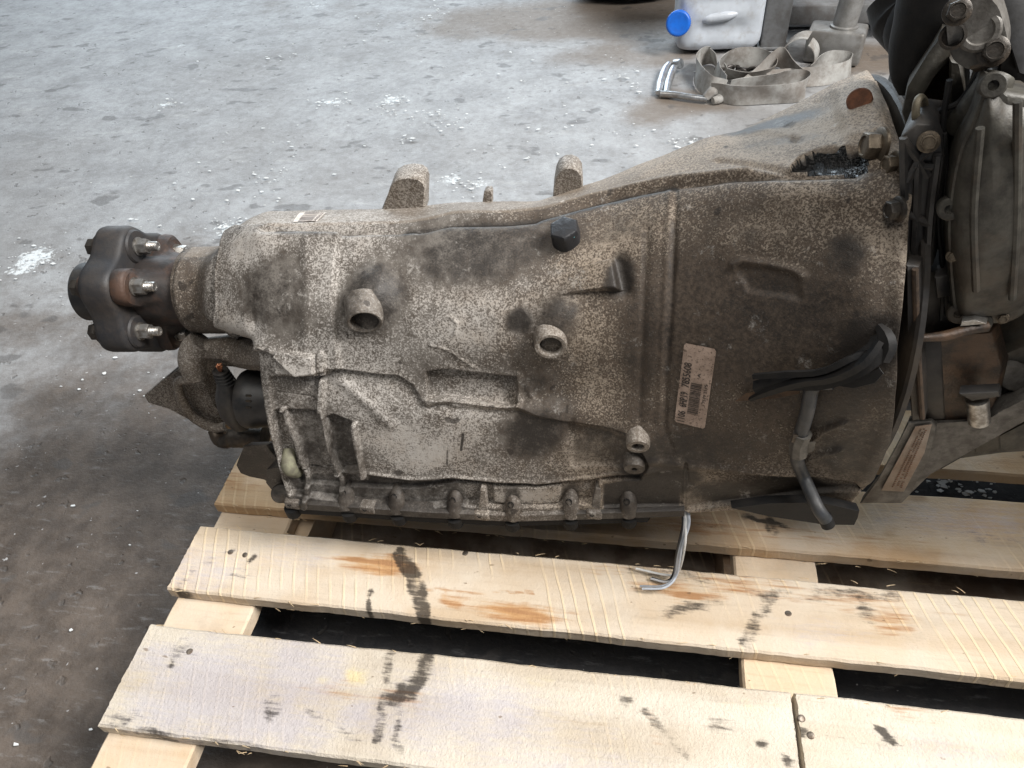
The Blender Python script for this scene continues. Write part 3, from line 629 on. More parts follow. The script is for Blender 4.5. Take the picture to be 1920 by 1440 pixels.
# lower body: stepped back towards the left end, each step edged by a swept rib
pad([(505, 708), (612, 704), (616, 690), (700, 702), (745, 706), (772, 722), (790, 752), (800, 762), (970, 766), (1060, 792), (1190, 816), (1215, 870), (1200, 905), (560, 915), (500, 880)], -.0050, .0012)
pad([(505, 775), (600, 775), (606, 800), (616, 850), (634, 890), (560, 888), (520, 860)], -.0075, .0012)
pad([(608, 788), (622, 782), (656, 796), (662, 838), (674, 888), (640, 892), (622, 850)], -.0095, .0012)
for rb, w in (([(528, 772), (536, 800), (548, 830), (562, 870), (574, 900), (574, 945)], .0040), ([(602, 716), (599, 775), (608, 815), (618, 860), (636, 905), (640, 930)], .0040), ([(662, 800), (666, 838), (676, 884), (686, 905)], .0035)):
    ridge(rb, w, .0080, True)
ridge([(512, 738), (540, 742), (585, 748)], .0008, -.0012)
# pocket with a ledge in the middle of the case
pad([(800, 698), (968, 706), (968, 757), (800, 750)], -.0070, .0011); ridge([(800, 752), (850, 758), (968, 764)], .0022, .0035); ridge([(971, 700), (972, 764)], .003, .003)
ridge([(640, 720), (700, 770), (730, 800)], .006, .0028)
ridge([(985, 720), (1000, 750), (985, 770)], .004, .002); dome((1010, 775), .016, .010, .0018)
dome((1000, 820), .026, .024, -.0018)
ridge([(1072, 790), (1065, 850)], .003, -.002); pad([(1070, 800), (1175, 825), (1180, 880), (1070, 880)], -.003, .003)
dome((1192, 835), .016, .018, .006); dome((1192, 880), .015, .012, .004)
# cast marks
ridge([(820, 605), (840, 592), (858, 606), (852, 625)], .0016, .0012); ridge([(806, 648), (850, 662), (890, 690)], .0010, .0011)
# rail: recessed wall below the ledge of the lower body
pad([(520, 892), (580, 888), (690, 898), (860, 906), (1110, 907), (1122, 905), (1122, 945), (1000, 952), (860, 948), (600, 935), (540, 930)], -.0085, .0011)
pad([(1130, 905), (1180, 892), (1282, 882), (1282, 950), (1130, 952)], -.0040, .0012); pad([(922, 912), (1052, 912), (1050, 948), (925, 948)], .0045, .0012); ridge([(690, 893), (860, 901), (1110, 902), (1180, 888)], .0020, .0022)
# bell housing
ridge([(1286, 868), (1286, 962)], .0016, -.004); pad([(1290, 885), (1490, 893), (1600, 905), (1640, 945), (1290, 960)], -.006, .0014); ridge([(1225, 862), (1290, 872), (1400, 882), (1490, 888)], .005, .003)
ridge([(1376, 498), (1392, 488), (1440, 496), (1480, 504), (1502, 516)], .0032, .0036); pad([(1380, 500), (1430, 500), (1495, 516), (1500, 560), (1400, 545)], -.0022, .003)
ridge([(1366, 345), (1362, 480)], .010, .0010); dome((1450, 560), .05, .04, -.002)
ridge([(1520, 826), (1545, 805), (1580, 790)], .0026, .0045); ridge([(1512, 862), (1540, 850), (1572, 842)], .0026, .0045)
ridge([(1676, 330), (1690, 480), (1694, 600), (1690, 720), (1665, 800), (1620, 900)], .007, .003)
ridge([(1610, 150), (1640, 230), (1650, 320)], .008, .003); dome((1612, 215), .016, .020, .004); pad([(1560, 170), (1660, 150), (1672, 262), (1585, 262)], .004, .005)
ridge([(1400, 250), (1430, 245), (1480, 252)], .006, .002); dome((1480, 235), .004, .004, -.003); dome((1494, 262), .004, .004, -.003); dome((1535, 190), .004, .004, -.002)
ridge([(1350, 300), (1480, 322), (1640, 322)], .004, -.003); ridge([(1200, 330), (1260, 300), (1340, 270)], .010, .0015)
HOLE = [(1484, 316), (1500, 296), (1530, 283), (1570, 275), (1612, 276), (1622, 300), (1622, 316)]
pad(HOLE, -.009, .0012); ridge(HOLE, .0022, .0012)
_q = [us(p) for p in HOLE]; _i = near(_q, .004); DISP[_i] += np.where(poly_sd(UV[_i], _q) < 0, .010*(fbm(UV[_i], 90, 77, 3)-.5), 0)
# uneven skin of an old casting
DISP += .0010*(fbm(UV, 38, 21, 3)-.5)*VISM+.0005*(fbm(UV, 160, 31, 2)-.5)*VISM

# --- dirt, oil and oxide, each with its own shape, and a lit upper side
U, Sx = UV[:, 0], UV[:, 1]
DIRT[:, 1] = .20+.60*sstep(U+.07*(fbm(UV, 12, 41)-.5), -.20, .02)+.06
DIRT[:, 2] = .58+.14*sstep(U, -.02, .06)+.34*(fbm(UV, 16, 91, 3)-.5)*2
DIRT[:, 3] = 0
DIRT[Sx < -.004, 3] = .55                                  # upper side painted lighter, as if lit from above
_w = 1-sstep(U, -.418, -.400); DIRT[:, 1] = np.maximum(DIRT[:, 1], .55*_w); DIRT[:, 2] -= .25*_w
for a in [((512, 548), .032, .036, .55), ((700, 560), .028, .030, .70), ((880, 470), .055, .035, .62), ((960, 460), .035, .03, .55), ((800, 470), .04, .03, .35), ((1000, 820), .03, .028, .75), ((1130, 840), .04, .026, .55), ((1045, 600), .022, .028, .6),
          ((1192, 860), .024, .03, .75), ((1240, 905), .035, .03, .9), ((1400, 930), .06, .02, .75), ((1470, 930), .05, .014, .85), ((1480, 580), .05, .035, .55), ((1440, 640), .08, .06, .35), ((1588, 478), .014, .018, .7), ((1620, 720), .05, .07, .55), ((1560, 780), .03, .03, .55), ((1650, 850), .05, .06, .7),
          ((1320, 760), .05, .07, .35), ((1165, 520), .012, .02, .8), ((975, 602), .012, .012, .8), ((660, 575), .016, .02, .6), ((1000, 720), .018, .014, .55), ((600, 830), .04, .05, .45), ((640, 850), .02, .04, .6), ((580, 850), .015, .04, .55), ((1640, 640), .025, .025, .8), ((1380, 850), .08, .03, .3), ((1440, 235), .035, .016, .85), ((1475, 262), .03, .01, .5), ((1700, 560), .02, .12, .4), ((1300, 480), .05, .05, .35), ((1420, 420), .06, .03, .35), ((1200, 640), .02, .08, .45), ((1300, 840), .06, .03, .55), ((1120, 430), .05, .02, .4), ((620, 440), .06, .008, .4), ((760, 640), .03, .02, .3), ((520, 760), .012, .03, .3), ((1540, 640), .05, .03, .4), ((1500, 850), .05, .03, .45), ((1640, 560), .03, .04, .4)]:
    dirt(0, a[0], a[1]*1.1, a[2]*1.1, min(a[3]*1.1, 1.0))
dline(0, [(760, 434), (850, 418), (1010, 411), (1100, 388), (1260, 352)], .006, .95); dline(0, [(520, 438), (700, 437), (790, 432)], .003, .6); dline(0, [(1300, 345), (1480, 333), (1640, 330)], .005, .6)
dline(0, [(1208, 440), (1200, 780)], .004, .5); dline(0, [(1262, 420), (1250, 700)], .004, .55); dline(0, [(1218, 540), (1210, 640)], .008, .4)
dpoly(0, [(530, 905), (700, 905), (860, 915), (880, 960), (800, 965), (560, 952)], .66); dpoly(0, [(1130, 912), (1276, 892), (1276, 960), (1130, 962)], .95); dpoly(0, [(1290, 890), (1340, 892), (1340, 960), (1290, 960)], .35); dpoly(0, [(1440, 890), (1510, 892), (1600, 945), (1440, 945)], .85, .006)
for x in (645, 740, 850, 960, 1068, 1176): dirt(0, (x, 935), .011, .016, .75); 
dpoly(0, HOLE, 1.3, .001); dline(0, [(884-20, 850), (866, 820)], .0015, .9); dline(0, [(838, 850), (836, 878)], .0012, .7); dline(0, [(1402, 712), (1390, 760)], .004, .5)
for a in [((480, 470), .04, .03, .95), ((460, 620), .05, .02, .95), ((600, 520), .05, .05, .75), ((800, 860), .05, .025, 1.0), ((750, 830), .04, .03, .9), ((560, 690), .03, .01, .95), ((700, 660), .06, .02, .7), ((1000, 935), .05, .012, 1.1), ((870, 620), .06, .03, .8), ((1120, 640), .05, .05, .75), ((1130, 720), .05, .04, .8), ((900, 560), .05, .03, .7), ((640, 730), .03, .02, .85)]:
    c = us(a[0]); i = near([c], max(a[1], a[2])*2); DIRT[i, 2] = np.maximum(DIRT[i, 2], a[3]*ell(UV[i], c, a[1], a[2], 0, .8))
for a in [((515, 548), .036, .04), ((700, 565), .03, .03), ((900, 470), .08, .03), ((1000, 820), .035, .03), ((1450, 560), .09, .07), ((1350, 700), .1, .08)]:
    c = us(a[0]); i = near([c], max(a[1], a[2])*2); DIRT[i, 2] -= .42*ell(UV[i], c, a[1], a[2], 0, .7)

def build_case(root):
    P = (GP+GN*DISP.reshape(GP.shape[:2])[:, :, None]); n, m = P.shape[:2]
    F = [f[::-1] for f in grid_faces(n, m, close_v=True)]
    F += [tuple(range(m)), tuple(range((n-1)*m, n*m))[::-1]]
    o = mk('gearbox_case', P.reshape(-1, 3), F, CASE, root, ang=0)
    if o.data.polygons[260*m+150].normal.dot(Vector(CAM-P[260, 150])) < 0: o.data.flip_normals()
    o.data.materials.append(WET)                       # wet black sealant seen through the inspection window
    q = [us(p) for p in HOLE]; sd = poly_sd(UV, q) < .0016; sd &= VISM
    ff = [(i*m+j) for i in range(n-1) for j in range(m) if sd[i*m+j]]
    for k in ff: o.data.polygons[k].material_index = 1
    set_attr(o.data, 'dirt', DIRT); return o, P
DT = empty('drivetrain', (-.1, .58, 0.0)); tag(DT, 'grimy cast aluminium gearbox bolted to a dark engine, resting on the pallet', 'gearbox')
CASEO, CP = build_case(DT)
CN = grid_normals(CP); CN = CN if (CN[260, 150]@(CAM-CP[260, 150])) > 0 else -CN
def on(px, lift=0.0): i = find(px); return CP[i]+GN[i]*lift
def nrm(px): return CN[find(px)]
def dirtied(o, oil=.2, brown=.4, speck=.5, lite=0.0):
    A = np.zeros((len(o.data.vertices), 4)); A[:] = (oil, brown, speck, lite); set_attr(o.data, 'dirt', A); return o
# ------------------------------------------------------------------ other materials
RUBBER = simple('black_rubber', (.017, .017, .019), (.028, .024, .022), .6, 0, 60, .4, (.055, .043, .035), .5)
RUSTY = simple('rust_brown_steel', (.042, .032, .028), (.024, .021, .020), .6, .2, 60, .5, (.11, .052, .028), .5)
RUSTO = simple('orange_rust', (.16, .060, .026), (.09, .038, .02), .85, 0, 120, .5)
ZINC = simple('zinc_plated_steel', (.42, .41, .39), (.22, .20, .18), .38, .85, 160, .35, (.10, .075, .05), .45)
DARKST = simple('oily_dark_steel', (.060, .052, .044), (.028, .024, .020), .48, .5, 80, .5, (.11, .08, .055), .5)
BLKPL = simple('black_plastic', (.018, .018, .019), (.034, .031, .029), .5, 0, 70, .3, (.07, .06, .05), .4)
HOSEM = simple('grey_black_hose', (.032, .035, .040), (.022, .024, .026), .5, 0, 140, .3, (.07, .062, .055), .3)
OILPL = simple('oily_black_plastic', (.008, .008, .0085), (.016, .0145, .0135), .62, 0, 60, .3, spec=.25)
HOLEBLK = simple('bolt_hole_shade', (.006, .006, .006), (.015, .014, .013), .12, 0, 60, .9, bdist=.004)
PANM = simple('black_oil_pan', (.007, .007, .0075), (.012, .011, .010), .75, 0, 60, .4, spec=.2)
COPPER = simple('copper_wire', (.62, .28, .16), (.40, .18, .10), .35, .9, 200)
STEELB = simple('brown_bolt_steel', (.17, .135, .095), (.085, .065, .045), .5, .5, 160, .4, (.05, .04, .03), .5)
def toC(px): d = ray(px); return -d/np.linalg.norm(d)
EY = unit(np.cross((0, 0, 1), AXD)); EZ = np.cross(AXD, EY)
def polar(X, r, deg): a = math.radians(deg); return axis(X)+r*(math.cos(a)*EY+math.sin(a)*EZ)
def multi(name, geos, mat, parent, ang=35):
    V = []; F = []
    for v, f in geos: k = len(V); V += list(v); F += [tuple(i+k for i in q) for q in f]
    return mk(name, V, F, mat, parent, ang=ang)

# ------------------------------------------------------------------ output side: neck ring, flange, rubber coupling
def build_output():
    dirtied(lathe('neck_ring', axis(-.456), AXD, [(.036, -.006), (.0415, -.007), (.0448, -.0055), (.0462, -.002), (.0462, .003), (.0450, .006)], CASE, DT, 72), .35, .6, .35)
    # three-armed flange
    lobes = (138, 258, 18)
    def spider():
        V = []; seg = 96; prof = [(0, 1.0, 0), (.004, 1.04, 0), (.011, 1.02, 0), (.0138, .94, 0), (.0150, .50, 0), (.0185, .34, 0), (.028, .22, 0), (.040, .08, 0), (.050, 0, 0)]
        for z, k, b in prof:
            for j in range(seg):
                t = 360*j/seg; r = .036
                for l in lobes:
                    d = abs((t-l+180) % 360-180); e = math.exp(-(d/23.)**4); r = max(r, .037+k*.0315*e)
                V.append(polar(-.5105+z, r, t))
        return V, grid_faces(len(prof), seg, close_v=True)+[tuple(range(seg))[::-1]]
    V, F = spider(); o = mk('output_flange', V, [f[::-1] for f in F], RUSTY, DT, ang=50)
    # six-lobed rubber disc
    V = []; seg = 144; prof = [(-.0190, .80), (-.0190, .93), (-.0165, .985), (-.012, 1.0), (.009, 1.0), (.0130, .975), (.0150, .92), (.0150, .3)]
    for z, k in prof:
        for j in range(seg):
            t = 360*j/seg; r = .0675+.0052*math.cos(math.radians(6*(t-138)))
            V.append(polar(-.5255+z, r*k, t))
    disc = mk('coupling_disc', V, [f[::-1] for f in grid_faces(len(prof), seg, close_v=True)]+[tuple(range(seg)), tuple(range((len(prof)-1)*seg, len(prof)*seg))[::-1]], RUBBER, DT, ang=60)
    # raised bushing pads of the disc
    for t in (78, 198, 318): lathe('bushing', polar(-.5110, .0510, t), AXD, [(.0175, -.003), (.0175, .001), (.016, .003), (.010, .0035)], RUBBER, disc, 32)
    for t in (18, 138, 258): lathe('arm_boss', polar(-.5080, .0510, t), AXD, [(.0160, -.004), (.0160, .0105), (.0150, .0118), (.008, .012)], RUSTY, o, 32)
    lathe('centering_sleeve', axis(-.585), AXD, [(.012, .010), (.0275, .0085), (.0285, .001), (.0300, 0), (.0315, .0015), (.0318, .012), (.0310, .016), (.0310, .055)], BLKPL, DT, 56, cap1=False)
    for t in (18, 138, 258): place('flange_nut', 'stud', stud_nut, polar(-.4955, .0510, t), AXD, ZINC, o, t*.1, .92)
    for t in (78, 198, 318): place('disc_nut', 'stud', stud_nut, polar(-.5075, .0510, t), AXD, ZINC, disc, t*.07, .92)
    for t in (18, 78, 138, 198, 258, 318):
        lathe('bolt_sleeve', polar(-.5445, .0510, t), -AXD, [(.0145, -.004), (.0145, .004), (.0125, .005)], RUSTY, disc, 28)
        place('disc_bolt', 'bolthead', bolt_head, polar(-.5495, .0510, t), -AXD, DARKST, disc, t*.05, 1.15)
build_output()

# ------------------------------------------------------------------ bosses, lugs, plugs, bolts on the case
def boss(px, r, ri, tilt, lift, depth=.03, oil=.25, brown=.4, lite=.25, side=0.0, bore=.014):
    c = on(px)+toC(px)*lift; d = unit(toC(px)*tilt-CU*math.sqrt(1-tilt*tilt)+CR*side)
    o = lathe('boss', c, d, [(r*1.12, -depth), (r*1.03, -.010), (r, -.002), (r*.93, 0), (ri*1.12, 0), (ri, -.0012), (ri, -bore), (ri*.5, -bore-.002)], CASE, CASEO, 40, cap0=False, up=CR)
    dirtied(o, oil, brown, .5, lite); A = o.data.color_attributes['dirt']
    for k in range(40*6, 40*8): A.data[k].color = (.95, .5, .2, 0)
    return o
boss((688, 602), .0165, .0128, .54, .0085, .024, .5, .3)
boss((1035, 645), .0145, .0098, .74, .007, .020, .30, .35, .5)
boss((1196, 838), .0108, .0055, .55, .011, .020, .35, .4, .55)
boss((1190, 881), .0100, .0026, .55, .009, .018, .6, .5, .1)
def lug(name, px, Y, ext, bev=.003, **kw):
    o = prism(name, [atY(p, Y) for p in px], ext, CASE, CASEO, bevel=bev, ang=50); dirtied(o, .1, .35, .6, .35); return o
def rnd(pts, k=5):                    # rounded outline through pixel points
    P = np.array(pts, float); out = []
    n = len(P)
    for i in range(n):
        a, b, c = P[i-1], P[i], P[(i+1) % n]; d = .42
        p0, p1 = b+(a-b)*d, b+(c-b)*d
        for t in np.linspace(0, 1, k): out.append((1-t)**2*p0+2*t*(1-t)*b+t*t*p1)
    return out
lug('mounting_lug', [(712, 402), (722, 380), (731, 352), (737, 342), (748, 336), (766, 334), (784, 335), (793, 342), (797, 353), (796, 402)], .620, (-.002, .030, .0), .004)
lug('mounting_lug', [(1036, 380), (1038, 356), (1042, 333), (1048, 321), (1058, 315), (1072, 314), (1084, 319), (1091, 330), (1093, 360), (1092, 380)], .634, (-.002, .028, 0), .005)
lug('cast_pin', [(904, 384), (907, 362), (910, 358), (920, 358), (922, 363), (922, 384)], .632, (0, .010, 0), .001)
def cap_plug():
    c = on((1062, 446)); d = unit(nrm((1062, 446))*.75+np.array([0, -.1, .65]))
    q = Mat('black_cap_with_teal_paint', .45, 0, .5); n = q.noise(190, 4, .6)
    m = q.done(q.mix(q.step(n, .70, .74), (.018, .018, .02), (.10, .33, .35)), None, q.bump(n, .4))
    o = mk('plug', *[np.array(x) if i == 0 else x for i, x in enumerate(_orient(hexprof([(.0135, -.006, 0), (.0135, .008, 1), (.0135, .0125, 1), (.0125, .014, 1), (.0105, .0143, 0), (.002, .0138, 0)]), c, d))], m, CASEO)
def _orient(g, c, d, spin=0.0):
    s, t, d = frame(d); cs, sn = math.cos(spin), math.sin(spin); s2, t2 = cs*s+sn*t, -sn*s+cs*t
    return [np.asarray(c)+v[0]*s2+v[1]*t2+v[2]*d for v in g[0]], g[1]
cap_plug()
lathe('core_plug', on((1611, 210), .001)+toC((1611, 210))*.004, unit(nrm((1611, 210))*.5+toC((1611, 210))*.7), [(.0095, -.012), (.0095, .0008), (.0085, .0014), (.003, .0008)], RUSTO, CASEO, 28)
def bolt(px, lift, d, mat, sc, spin=.3, parent=None): return place('bolt', 'bolthead', bolt_head, on(px)+toC(px)*lift, d, mat, parent or CASEO, spin, sc)
bolt((1652, 280), .010, (-1, -.15, .1), STEELB, 1.25)
bolt((1680, 306), .008, (-1, -.3, .05), STEELB, .85); bolt((1686, 390), .004, (-1, -.3, 0), DARKST, .85)
# ------------------------------------------------------------------ paper labels lying on the curved casting
def patcher(pc, n, m):                # four corner pixels -> f(a, b, lift): a along 0->1, b along 0->3
    I = np.array([find(p) for p in pc], float)
    def f(a, b, lift=.0004):
        q = (I[0]*(1-a)+I[1]*a)*(1-b)+(I[3]*(1-a)+I[2]*a)*b; i, j = int(q[0]), int(q[1]); u, v = q-(i, j)
        def g(A): return (A[i, j]*(1-u)+A[i+1, j]*u)*(1-v)+(A[i, j+1]*(1-u)+A[i+1, j+1]*u)*v
        return g(CP)+g(GN)*lift
    return f
def rounded_grid(f, n, m, lift, cut=.06, asp=.4):
    V = []
    for i in range(n):
        for j in range(m):
            a, b = i/(n-1), j/(m-1); da = min(a, 1-a); 
            if da < cut*asp:
                k = 1-da/(cut*asp); ins = cut*(1-math.sqrt(max(0, 1-k*k))); b = ins+b*(1-2*ins)
            V.append(f(a, b, lift))
    return V, grid_faces(n, m)
def text_geo(txt, f, a0, a1, b0, b1, lift, sx=1.0):
    cu = bpy.data.curves.new('t', 'FONT'); cu.body = txt; cu.resolution_u = 2; cu.offset = .018; to = bpy.data.objects.new('t', cu); COL.objects.link(to)
    me = bpy.data.meshes.new_from_object(to.evaluated_get(bpy.context.evaluated_depsgraph_get())); V = np.array([v.co[:2] for v in me.vertices]); F = [tuple(p.vertices) for p in me.polygons]
    bpy.data.objects.remove(to); bpy.data.meshes.remove(me)
    lo, hi = V.min(0), V.max(0); V = (V-lo)/(hi-lo)
    return [f(a0+(a1-a0)*x, b0+(b1-b0)*y, lift) for x, y in V], F
def label_mat(name, c, c2, dirtc, amt):
    q = Mat(name, .75, 0, .3); n = q.noise(500, 3, .65); n2 = q.noise(90, 5, .7)
    col = q.mix(q.step(n2, .35, .7), c, c2); col = q.mix(q.m2('MULTIPLY', q.step(n, .54, .66), amt), col, dirtc); return q.done(col, None, q.bump(n, .3, .0006))
PRINT = simple('label_print', (.020, .016, .014), (.05, .036, .028), .7)
def build_label():
    f = patcher([(1322, 803), (1343, 655), (1283, 643), (1265, 789)], 0, 0)
    V, F = rounded_grid(f, 40, 16, .0009); o = mk('paper_label', V, F, label_mat('dusty_label', (.36, .27, .215), (.24, .175, .135), (.06, .042, .03), .75), CASEO, ang=0)
    G = [text_geo('1106', f, .03, .19, .67, .93, .0013), text_geo('6HP19', f, .25, .46, .67, .93, .0013), text_geo('7855608', f, .52, .80, .67, .93, .0013), text_geo('7519 2115', f, .36, .60, .10, .20, .0013), text_geo('A', f, .66, .71, .36, .46, .0013)]
    r = random.Random(4); a = .17
    while a < .58:
        w = r.choice((.004, .004, .008, .011)); G.append(([f(a, .28, .0013), f(a+w, .28, .0013), f(a+w, .63, .0013), f(a, .63, .0013)], [(0, 1, 2, 3)])); a += w+r.choice((.006, .006, .010))
    multi('printed_text', G, PRINT, o, ang=0)
build_label()
def build_sticker():
    f = patcher([(548, 421), (592, 421), (612, 400), (563, 400)], 0, 0)
    V, F = rounded_grid(f, 16, 14, .0010, 0.0); o = mk('barcode_sticker', V, F, label_mat('pale_sticker', (.60, .55, .50), (.50, .44, .38), (.25, .2, .16), .5), CASEO, ang=0)
    G = []; b = .06; r = random.Random(9)
    while b < .94: w = r.choice((.015, .03, .045)); G.append(([f(.22, b, .0015), f(.78, b, .0015), f(.78, b+w, .0015), f(.22, b+w, .0015)], [(0, 1, 2, 3)])); b += w+r.choice((.03, .045))
    G.append(text_geo('60862', lambda a, b, l: f(.83+.13*(1-b), .08+.84*a, l), 0, 1, 0, 1, .0015))
    multi('printed_bars', G, simple('sticker_print', (.20, .16, .14), (.13, .10, .085), .7), o, ang=0)
build_sticker()

# ------------------------------------------------------------------ oil pan below the flange
def flange_pts(x0, x1, n):
    px = np.array(RAIL['FL'][0], float); out = []
    m = AXD[1]/AXD[0]
    for x in np.linspace(x0, x1, n):
        y = np.interp(x, px[:, 0], px[:, 1]); d = ray((x, y)); out.append(CAM+d*((AX0[1]-m*AX0[0]+np.interp(x, BODY_X, RAIL['FL'][1]))/(d[1]-m*d[0])))
    return np.array(out)
def build_pan():
    Fp = flange_pts(560, 1215, 30); zt = Fp[:, 2].min()-.001; 
    front = [(p[0], p[1]-.003) for p in Fp]; left = [(Fp[0, 0]-.034, Fp[0, 1]+.036), (Fp[0, 0]-.036, .70)]; right = [(Fp[-1, 0]+.012, Fp[-1, 1]+.03), (Fp[-1, 0]+.012, .72)]
    out = np.array(front+right+left[::-1]); cen = np.array([out[:, 0].mean(), .60])
    rings = [(1.0, 1.0, zt), (1.0, 1.0, zt-.0085), (.985, .98, zt-.0098), (.95, .60, zt-.011), (.90, .45, .010), (.86, .42, .0005)]
    V = []; n = len(out)
    for k, ky, z in rings:
        for ip, p in enumerate(out): q = cen+(p-cen)*np.array([k, ky]); V.append((q[0], q[1], z+(Fp[ip, 2]-.001-zt if ip < len(Fp) and ky > .7 else 0)))
    o = mk('oil_pan', V, [f[::-1] for f in grid_faces(len(rings), n, close_v=True)]+[tuple(range(n)), tuple(range((len(rings)-1)*n, len(rings)*n))[::-1]], PANM, DT, ang=35)
    o.data.flip_normals() if o.data.polygons[len(o.data.polygons)-2].normal.z < 0 else None
    for x in (545, 652, 745, 852, 960, 1070, 1180):
        P = flange_pts(x, x+1, 2)[0]; lathe('pan_lug', (P[0], P[1]+.0005, P[2]-.0165), (0, 0, 1), [(.005, .000), (.0070, .0008), (.0082, .003), (.0082, .0135)], PANM, o, 24)
build_pan()
def build_rail():
    F0 = flange_pts(548, 1282, 60); V = []
    for p in F0:
        for dy, dz in ((-.0010, .0095), (-.0032, .0085), (-.0036, -.0005), (-.0020, -.0012), (.012, -.0012), (.012, .0095)): V.append(p+np.array([0, dy, dz]))
    o = mk('pan_flange', V, grid_faces(60, 6, close_v=True)+[tuple(range(6)), tuple(range(59*6, 60*6))[::-1]], CASE, CASEO, ang=30)
    x = np.array([v[0] for v in V]); A = np.zeros((len(V), 4)); A[:, 0] = .80+.25*sstep(x, .0, .04)-.55*np.exp(-((x+.10)/.05)**2); A[:, 1] = .4; A[:, 2] = .45; set_attr(o.data, 'dirt', A)
    hole = lambda c, d, r: lathe('bolt_hole', c, d, [(r*1.25, -.001), (r*1.2, .0004), (r, .0005), (r*.9, -.003)], HOLEBLK, CASEO, 16, cap0=False)  # black disc stands in for the shadow inside the hole
    for x in (645, 740, 850, 960, 1068, 1176):
        B = flange_pts(x+3, x+4, 2)[0]; a = on((x, 914)); d = unit(a-B)
        dirtied(tube('rail_boss', [B+d*.001+np.array([0, .001, 0]), B+d*.010+np.array([0, .0005, 0]), B+d*.020+np.array([0, .002, 0]), B+d*.029+np.array([0, .007, 0])], [.0082, .0088, .0080, .0045], CASE, CASEO, seg=20, n=14), .62 if x < 900 or x > 1100 else .4, .5, .45)
        hole(B+d*.022+np.array([-.0015, -.0058, .0015]), (-.2, -1, .5), .0028)
    for x in (552, 692, 905, 1114):
        B = flange_pts(x, x+1, 2)[0]; dirtied(box('rail_lug', B+np.array([0, .002, .0045]), (.0085, .0062, .0060), CASE, CASEO, bev=.0025), .45 if x != 905 else .1, .45, .5, .3 if x == 905 else 0); hole(B+np.array([-.002, -.0040, .0075]), (0, -1, .6), .0018)
        if x in (905, 1114): dirtied(prism('rail_web', [B+np.array(v) for v in ((-.004, .001, .008), (.006, .001, .008), (.006, .004, .040), (.001, .004, .040))], (0, .012, 0), CASE, CASEO, bevel=.0012), .15 if x == 905 else .55, .4, .6, .3)
    lathe('tab_boss', atY((527, 925), .4300), (.1, -.6, .8), [(.0105, -.01), (.0105, .002), (.009, .004), (.002, .004)], DARKST, CASEO, 24)
build_rail()

